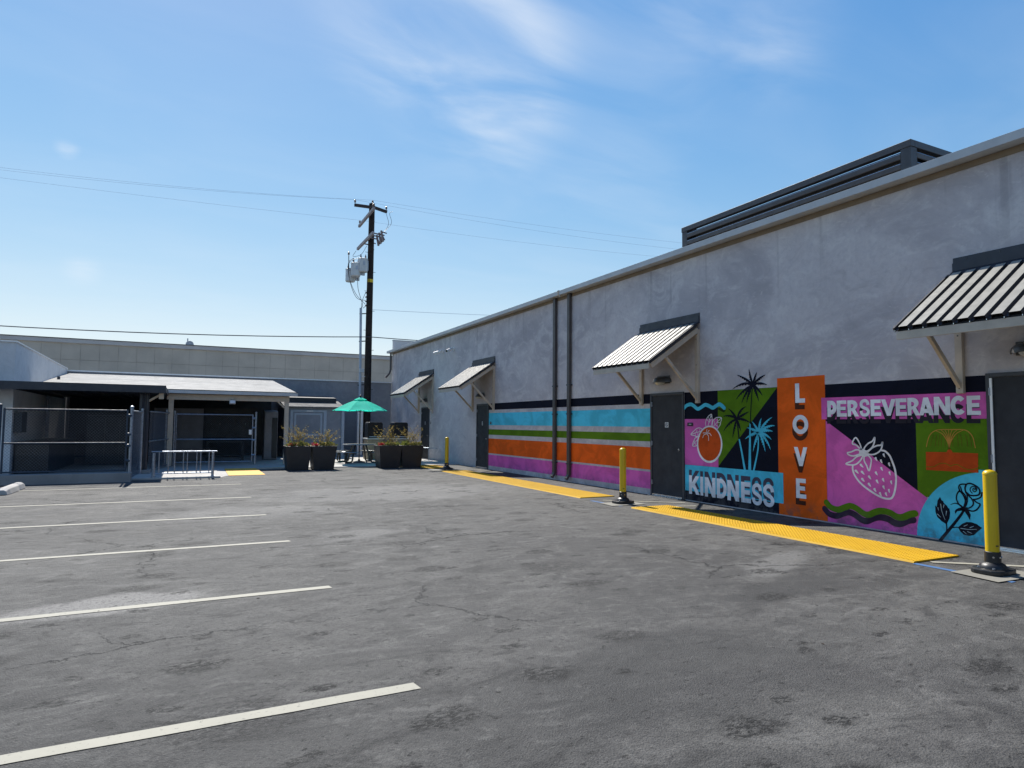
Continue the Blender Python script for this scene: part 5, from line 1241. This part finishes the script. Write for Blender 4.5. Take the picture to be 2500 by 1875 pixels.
def plant(cx, cy, seed, label, tall=1.0, red=True):
    rr = random.Random(seed); r = thing('flowering_plant', label, 'plant', (cx,cy,.77), 'flowering plants in the dark planters')
    def leaves(name, n, fn, size, mat):
        m = MB()
        for _ in range(n):
            p = Vector(fn()); d = Vector((rr.uniform(-1,1), rr.uniform(-1,1), rr.uniform(-.2,1))).normalized(); q = d.cross(Vector((rr.uniform(-1,1),rr.uniform(-1,1),.4))).normalized(); s = size*rr.uniform(.6,1.3)
            m.add([p, p+d*s*.5+q*s*.28, p+d*s, p+d*s*.5-q*s*.28], [(0,1,2,3)])
        return obj(name, m, mat, r, fix=False, kind='stuff')
    def low(x0, x1): return lambda: (cx+rr.uniform(x0,x1), cy+rr.uniform(-.34,.30), .78+abs(rr.gauss(0,.055)))
    leaves('foliage', 260, low(-.36,.36), .10, M['leaf_green'])
    leaves('gold_foliage', 220, low(-.1,.36), .085, M['leaf_gold'])
    if red:
        for k in range(3):
            fx = cx-.24+rr.uniform(-.08,.12); fy = cy-.2+rr.uniform(-.1,.1); fz = .83+rr.uniform(0,.03)
            m = MB()
            for _ in range(60):
                p = Vector((fx+rr.gauss(0,.05), fy+rr.gauss(0,.05), fz+rr.gauss(0,.03))); d = Vector((rr.uniform(-1,1),rr.uniform(-1,1),rr.uniform(0,1))).normalized(); q = d.cross(Vector((.3,.2,1))).normalized()
                m.add([p, p+d*.02+q*.02, p+d*.045, p+d*.02-q*.02], [(0,1,2,3)])
            obj('flower', m, M['petal_red'], r, fix=False)
    st, hd = MB(), MB()
    for k in range(26):
        bx, by = cx+rr.uniform(-.2,.25), cy+rr.uniform(-.2,.2); lean = rr.uniform(-.42,.42); h = rr.uniform(.35,.78)*tall; ly = rr.uniform(-.2,.2)
        pts = [(bx+lean*t*t, by+ly*t, .77+h*t) for t in (0,.3,.6,.85,1)]
        st.tube(pts, .0045, 4)
        for j in range(20):
            t = rr.uniform(.55,1.02); p = Vector((bx+lean*t*t+rr.gauss(0,.02), by+ly*t+rr.gauss(0,.02), .77+h*t+rr.gauss(0,.015)))
            d = Vector((rr.uniform(-1,1),rr.uniform(-1,1),rr.uniform(-.3,.8))).normalized(); q = d.cross(Vector((.2,.5,1))).normalized(); s = rr.uniform(.02,.045)
            hd.add([p, p+d*s*.5+q*s*.4, p+d*s, p+d*s*.5-q*s*.4], [(0,1,2,3)])
    obj('stems', st, M['stalk'], r, fix=False, kind='stuff'); obj('seed_heads', hd, M['leaf_gold'], r, fix=False, kind='stuff')
plant(3.45,23.32,3,'red flowers and wispy gold stems in the leftmost planter')
plant(4.30,23.30,4,'orange and green foliage in the second planter from left', .85)
plant(6.62,23.30,5,'dense gold stems with one red bloom right of the umbrella', 1.0)
plant(7.44,23.30,6,'sparse tall stems in the planter nearest the mural wall', 1.0, False)

# ================================================================== TABLE AND UMBRELLA
tx, ty = 6.30, 26.3
pt = thing('picnic_table', 'black round picnic table with attached benches under the green umbrella', 'picnic table', (tx,ty,.03))
m = MB(); m.lathe([(.04,.735),(.60,.735),(.635,.74),(.64,.752),(.63,.765),(.60,.768),(.04,.768)], 32, (tx,ty,0)); obj('table_top', m, M['table_metal'], pt, smooth=True)
m = MB()
for k in range(40): m.tube([(tx+.64*math.cos(a),ty+.64*math.sin(a),.752) for a in (2*PI*k/40, 2*PI*(k+1)/40)], .016, 6, False)
obj('table_rim', m, M['galv'], pt)
for q in range(4):
    a0 = PI/4+q*PI/2
    m = MB(); ring = []
    for k in range(9):
        a = a0-.55+1.1*k/8
        for rr_, z in ((.80,.455),(1.08,.455),(1.08,.48),(.80,.48)): ring.append((tx+rr_*math.cos(a), ty+rr_*math.sin(a), z))
    fs = []
    for k in range(8):
        for j in range(4): fs.append((k*4+j, k*4+(j+1) % 4, k*4+4+(j+1) % 4, k*4+4+j))
    m.add(ring, fs+[(3,2,1,0),(32,33,34,35)]); bo_ = obj('bench', m, M['table_metal'], pt, bevel=.006)
    m = MB(); m.tube([(tx+1.085*math.cos(a0-.55+1.1*k/8), ty+1.085*math.sin(a0-.55+1.1*k/8), .47) for k in range(9)], .014, 6); obj('bench_rim', m, M['galv'], bo_)
    m = MB(); m.box(tx+.90*math.cos(a0)-.03, tx+.90*math.cos(a0)+.03, ty+.90*math.sin(a0)-.03, ty+.90*math.sin(a0)+.03, .03, .454); obj('bench_post', m, M['table_metal'], pt)
    c_, s_ = math.cos(a0), math.sin(a0)
    m = MB(); m.tube([(tx+.30*c_,ty+.30*s_,.73),(tx+.42*c_,ty+.42*s_,.42),(tx+.50*c_,ty+.50*s_,.10),(tx+.62*c_,ty+.62*s_,.055),(tx+.95*c_,ty+.95*s_,.055),(tx+1.02*c_,ty+1.02*s_,.12),(tx+.96*c_,ty+.96*s_,.45)], .034, 8); obj('leg', m, M['table_metal'], pt, smooth=True)
    m = MB(); m.tube([(tx+.42*c_,ty+.42*s_,.40),(tx+.85*c_,ty+.85*s_,.44)], .02, 8); obj('brace', m, M['table_metal'], pt, smooth=True)
um = thing('patio_umbrella', 'green patio umbrella standing open over the picnic table', 'umbrella', (tx,ty,.03))
m = MB(); m.lathe([(.02,.03),(.24,.03),(.24,.06),(.05,.10),(.035,.16)], 16, (tx,ty,0)); obj('base', m, M['table_metal'], um, smooth=True)
m = MB(); m.tube([(tx,ty,.12),(tx,ty,2.62)], .022, 10); obj('pole', m, M['wood'], um, smooth=True)
NS = 8; vs, fs = [], []; R = 1.16
for k in range(NS):
    a0, a1 = 2*PI*k/NS+.2, 2*PI*(k+1)/NS+.2; o = len(vs); nu, nv = 6, 6
    for i in range(nu+1):
        t = .10+.90*i/nu
        for j in range(nv+1):
            s = j/nv; p = Vector((math.cos(a0),math.sin(a0),0))*(1-s)+Vector((math.cos(a1),math.sin(a1),0))*s
            sag = math.sin(PI*s)*(.045*t)
            z = 2.60-.50*t+.045*math.sin(PI*t)-sag*.8
            if i == nu: z += math.sin(PI*s)*.055
            vs.append((tx+p.x*R*t, ty+p.y*R*t, z))
    for i in range(nu):
        for j in range(nv): fs.append((o+i*(nv+1)+j, o+i*(nv+1)+j+1, o+(i+1)*(nv+1)+j+1, o+(i+1)*(nv+1)+j))
m = MB(); m.add(vs, fs); cn = obj('canopy', m, M['umbrella'], um, smooth=True, fix=False)
m = MB(); vs = []
for k in range(NS+1):
    a = 2*PI*k/NS+.2
    vs += [(tx+.03*math.cos(a),ty+.03*math.sin(a),2.66),(tx+.27*math.cos(a),ty+.27*math.sin(a),2.555)]
m.add(vs, [(2*k,2*k+1,2*k+3,2*k+2) for k in range(NS)]); obj('vent_cap', m, M['umbrella'], um, fix=False)
m = MB(); m.lathe([(.02,2.62),(.03,2.66),(.045,2.70),(.03,2.74),(0,2.76)], 10, (tx,ty,0)); obj('finial', m, M['wood'], um, smooth=True)
for k in range(NS):
    a = 2*PI*k/NS+.2; c_, s_ = math.cos(a), math.sin(a)
    m = MB(); m.tube([(tx+.04*c_,ty+.04*s_,2.56),(tx+.58*c_,ty+.58*s_,2.355),(tx+1.14*c_,ty+1.14*s_,2.085)], .008, 5); m.tube([(tx+.03*c_,ty+.03*s_,2.05),(tx+.55*c_,ty+.55*s_,2.34)], .007, 5); obj('rib', m, M['wood'], um)

# litter bins behind the right planters
def litter(cx, label, first=[None]):
    if first[0] is not None: return dup(first[0], (cx,28.6,.03), label)
    r = thing('litter_bin', label, 'litter bin', (cx,28.6,.03), 'stone litter bins with black hoods')
    m = MB(); m.box(cx-.36,cx+.36,28.26,28.94,.03,.90); obj('stone_body', m, M['stone_agg'], r, bevel=.03)
    m = MB(); m.box(cx-.39,cx+.39,28.23,28.97,.902,.955); obj('rim', m, M['gutter'], r, bevel=.01)
    m = MB(); po = [(-.33,.957),(.33,.957),(.33,1.55)]+arc(.25,1.55,.08,.11,0,90,5)+arc(-.25,1.55,.08,.11,90,180,5)+[(-.33,1.55)]
    m.prism([(cx+x,z) for x, z in po], 1, 28.30, 28.90); obj('hood', m, M['plastic_black'], r, bevel=.012)
    m = MB(); m.box(cx-.27,cx+.27,28.27,28.299,1.0,1.035); obj('handle_bar', m, M['trim_blue'], r)
    first[0] = r; return r
litter(7.47,'left hooded litter bin, half hidden by the utility pole'); litter(8.62,'right hooded litter bin, nearest the mural building')

# small metal stand near the far door
ts = thing('pipe_stand', 'short thin metal T-shaped stand beside the farthest door', 'pipe stand', (9.35,26.6,.03))
m = MB(); m.tube([(9.35,26.6,.03),(9.35,26.6,.56)], .018, 8); obj('upright', m, M['galv'], ts, smooth=True)
m = MB(); m.tube([(9.15,27.1,.57),(9.55,26.1,.57)], .02, 8); obj('crossbar', m, M['galv'], ts, smooth=True)
m = MB(); m.box(9.2,9.5,26.45,26.75,.031,.042); obj('foot', m, M['galv'], ts)

# ================================================================== UTILITY POLE
px_, py_ = 8.13, 32.5
up = thing('utility_pole', 'tall dark wooden utility pole with crossarms and transformers', 'utility pole', (px_,py_,.03))
m = MB(); m.tube([(px_,py_,.0),(px_+.0,py_,6.4),(px_+.02,py_,12.85)], [.185,.165,.145], 14); obj('pole', m, M['pole_wood'], up, smooth=True)
m = MB(); m.lathe([(.158,0),(.158,.17)], 16, (px_+.01,py_,8.75)); obj('yellow_band', m, M['band_yellow'], up, smooth=True)
def arm(a, b, mat='pole_arm', w=.11, h=.14): m = MB(); m.bar(a, b, w, h); return obj('crossarm', m, M[mat], up, bevel=.006)
arm((7.22,32.36,12.60),(8.06,32.36,12.62)); arm((8.06,32.352,12.66),(8.90,32.352,12.50))
arm((7.93,31.2,12.20),(7.93,34.3,12.14), 'arm_grey'); arm((7.92,31.2,10.97),(7.88,34.3,10.90), 'arm_grey')
def insul(x, y, z, par=up):
    m = MB(); m.lathe([(.015,0),(.02,.05),(.055,.07),(.03,.09),(.06,.115),(.03,.135),(.055,.16),(.02,.20),(0,.21)], 10, (x,y,z)); return obj('insulator', m, M['porcelain'], par, smooth=True)
insul(8.18,32.5,12.84); insul(7.25,32.36,12.68); insul(8.86,32.352,12.58); insul(7.93,34.15,12.22); insul(7.93,31.35,12.28)
insul(7.03,32.5,10.0)
m = MB(); m.tube([(7.03,32.5,10.0),(7.05,32.5,9.35)], .02, 6); obj('insulator_post', m, M['pole_arm'], up)
for k, y in enumerate((31.3,31.7,32.15,33.4)):
    m = MB(); m.tube([(7.98,y,10.98),(8.40,y,10.95),(8.52,y,10.70)], .035, 6); m.tube([(8.34,y,11.16),(8.44,y,10.62)], .055, 8); m.tube([(8.30,y,11.12),(8.62,y,11.06)], .03, 6); o = obj('cutout', m, M['porcelain'], up, smooth=True)
def can(x, y, z0, z1, r, bl=True):
    m = MB(); h = z1-z0; m.lathe([(r*.9,0),(r,.03),(r,h-.06),(r+.012,h-.055),(r+.012,h-.03),(r*.8,h),(.0,h+.02)], 22, (x,y,z0)); o = obj('transformer', m, M['transformer'], up, smooth=True)
    for dx in (-.12,.12):
        b = MB(); b.lathe([(.03,0),(.05,.03),(.028,.06),(.05,.09),(.025,.13),(.02,.20),(0,.21)], 10, (x+dx,y-.03,z1+.005)); obj('bushing', b, M['porcelain'], o, smooth=True)
    b = MB(); b.box(x-.06,x+.06,y-r-.006,y-r+.002,z0+h*.45,z0+h*.72); obj('decal', b, M['trim_blue'], o)
    b = MB(); b.box(x+r-.03,min(px_-.14,x+r+.22),y-.05,y+.05,z0+.1,z1-.1); obj('hanger', b, M['galv'], o)
can(7.72,32.35,9.22,9.92,.24); can(7.38,32.45,8.98,9.68,.24); can(7.22,32.9,8.78,9.45,.24)
m = MB(); m.bar((8.0,32.5,9.35),(7.05,32.6,9.35),.08,.12); obj('bracket', m, M['galv'], up)
m = MB(); m.tube([(7.74,32.42,2.3),(7.72,32.42,4.5),(7.68,32.42,7.40)], .062, 10); obj('riser_pipe', m, M['trim_blue'], up, smooth=True)
m = MB(); m.box(7.62,7.90,32.30,32.50,.03,2.28); obj('riser_guard', m, M['alu_white'], up, bevel=.02)
for z in (3.5,5.7,7.1): m = MB(); m.bar((7.62,32.42,z),(8.0,32.45,z+.05),.03,.05); obj('standoff', m, M['pole_arm'], up)
m = MB(); m.box(7.66,7.88,32.28,32.40,4.14,4.34); m.bar((7.7,32.42,3.95),(8.0,32.45,3.95),.03,.04); obj('pole_lamp', m, M['gutter'], up, bevel=.01)
for k in range(9):
    z = 3.3+k*1.0; s = -1 if k % 2 else 1; m = MB(); m.tube([(px_+s*.15,py_-.02,z),(px_+s*.27,py_-.02,z+.01)], .012, 5); obj('step', m, M['pole_arm'], up)
for k in range(4):
    z = 7.55+k*.22; m = MB(); m.lathe([(.0,-.05),(.04,-.03),(.025,0),(.04,.03),(0,.05)], 8, (7.93,32.45,z)); m.tube([(7.93,32.45,z),(8.02,32.48,z)], .012, 5); obj('spool_insulator', m, M['porcelain'], up)
def slack(pts, r=.013): m = MB(); m.tube([(p[0],p[1],p[2]) for p in smooth3(pts)], r, 5); return obj('jumper_wire', m, M['wire'], up)
def smooth3(pts, n=6):
    P = [Vector(p) for p in pts]; out = []
    for i in range(len(P)-1):
        p1, p2 = P[i], P[i+1]; p0 = P[i-1] if i else p1*2-p2; p3 = P[i+2] if i+2 < len(P) else p2*2-p1
        for k in range(n):
            t = k/n; out.append(.5*((2*p1)+(p2-p0)*t+(2*p0-5*p1+4*p2-p3)*t*t+(3*p1-p0-3*p2+p3)*t**3))
    return out+[P[-1]]
slack([(7.24,32.4,9.9),(7.0,32.4,9.6),(7.05,32.4,8.9),(7.4,32.4,8.1),(7.9,32.4,7.6)]); slack([(7.5,32.4,9.95),(7.0,32.3,9.55),(7.1,32.3,8.6),(7.45,32.4,7.9),(7.9,32.4,7.8)])
slack([(7.45,32.3,8.9),(7.5,32.3,8.3),(7.75,32.4,7.6),(7.72,32.42,7.4)]); slack([(7.7,32.42,7.4),(7.75,32.4,7.8),(7.9,32.4,8.2)]); slack([(7.8,32.42,7.4),(7.95,32.4,7.6),(7.95,32.4,7.9)])
slack([(7.3,32.1,10.2),(7.2,32.3,9.95),(7.6,32.3,10.1),(7.9,32.4,10.6)], .010)
slack([(9.25,32.5,12.62),(9.05,32.4,12.45),(9.12,32.3,11.9),(8.55,32.0,11.2)], .010); slack([(8.86,32.35,12.4),(8.98,32.3,11.9),(8.80,32.2,11.5),(8.55,32.0,11.2)], .010); slack([(8.5,33.2,12.2),(8.35,33.0,12.0),(8.35,32.8,11.4)], .010)

def wire(label, a, b, sag, r, mat='wire_thin', n=24):
    a, b = Vector(a), Vector(b); m = MB()
    m.tube([a.lerp(b, k/n)-Vector((0,0,4*sag*(k/n)*(1-k/n))) for k in range(n+1)], r, 5); o = obj('power_line', m, M[mat], None); tag(o, label, 'power line', 'overhead wires'); return o
def two(label, a, p, c, s1, s2, r, mat='wire_thin', n=24):
    a, p, c = Vector(a), Vector(p), Vector(c); m = MB()
    pts = [a.lerp(p, k/n)-Vector((0,0,4*s1*(k/n)*(1-k/n))) for k in range(n+1)]+[p.lerp(c, k/n)-Vector((0,0,4*s2*(k/n)*(1-k/n))) for k in range(1,n+1)]
    m.tube(pts, r, 5); return tag(obj('power_line', m, M[mat], None), label, 'power line', 'overhead wires')
two('topmost thin overhead wire, resting on the pole top insulator', (-34,32.5,13.0), (8.18,32.5,13.05), (44,32.5,14.7), 1.25, .42, .0045)
two('second thin overhead wire, at the ends of the top crossarm', (-34,32.36,12.85), (7.25,32.36,12.88), (44,32.36,14.2), 1.25, .58, .0045)
two('third thin overhead wire, on the far end of the grey crossarm', (-34,34.15,12.2), (7.93,34.15,12.43), (44,34.15,14.2), .42, .45, .0045)
two('lowest and thickest dark cable crossing the pole at roof height', (-34,32.3,6.9), (8.13,32.3,5.95), (44,32.3,7.6), 1.0, .5, .022, 'wire')
wire('thin wire leaving the pole to the right above the gutter', (8.3,32.5,7.38), (44,32.5,10.3), .45, .008)
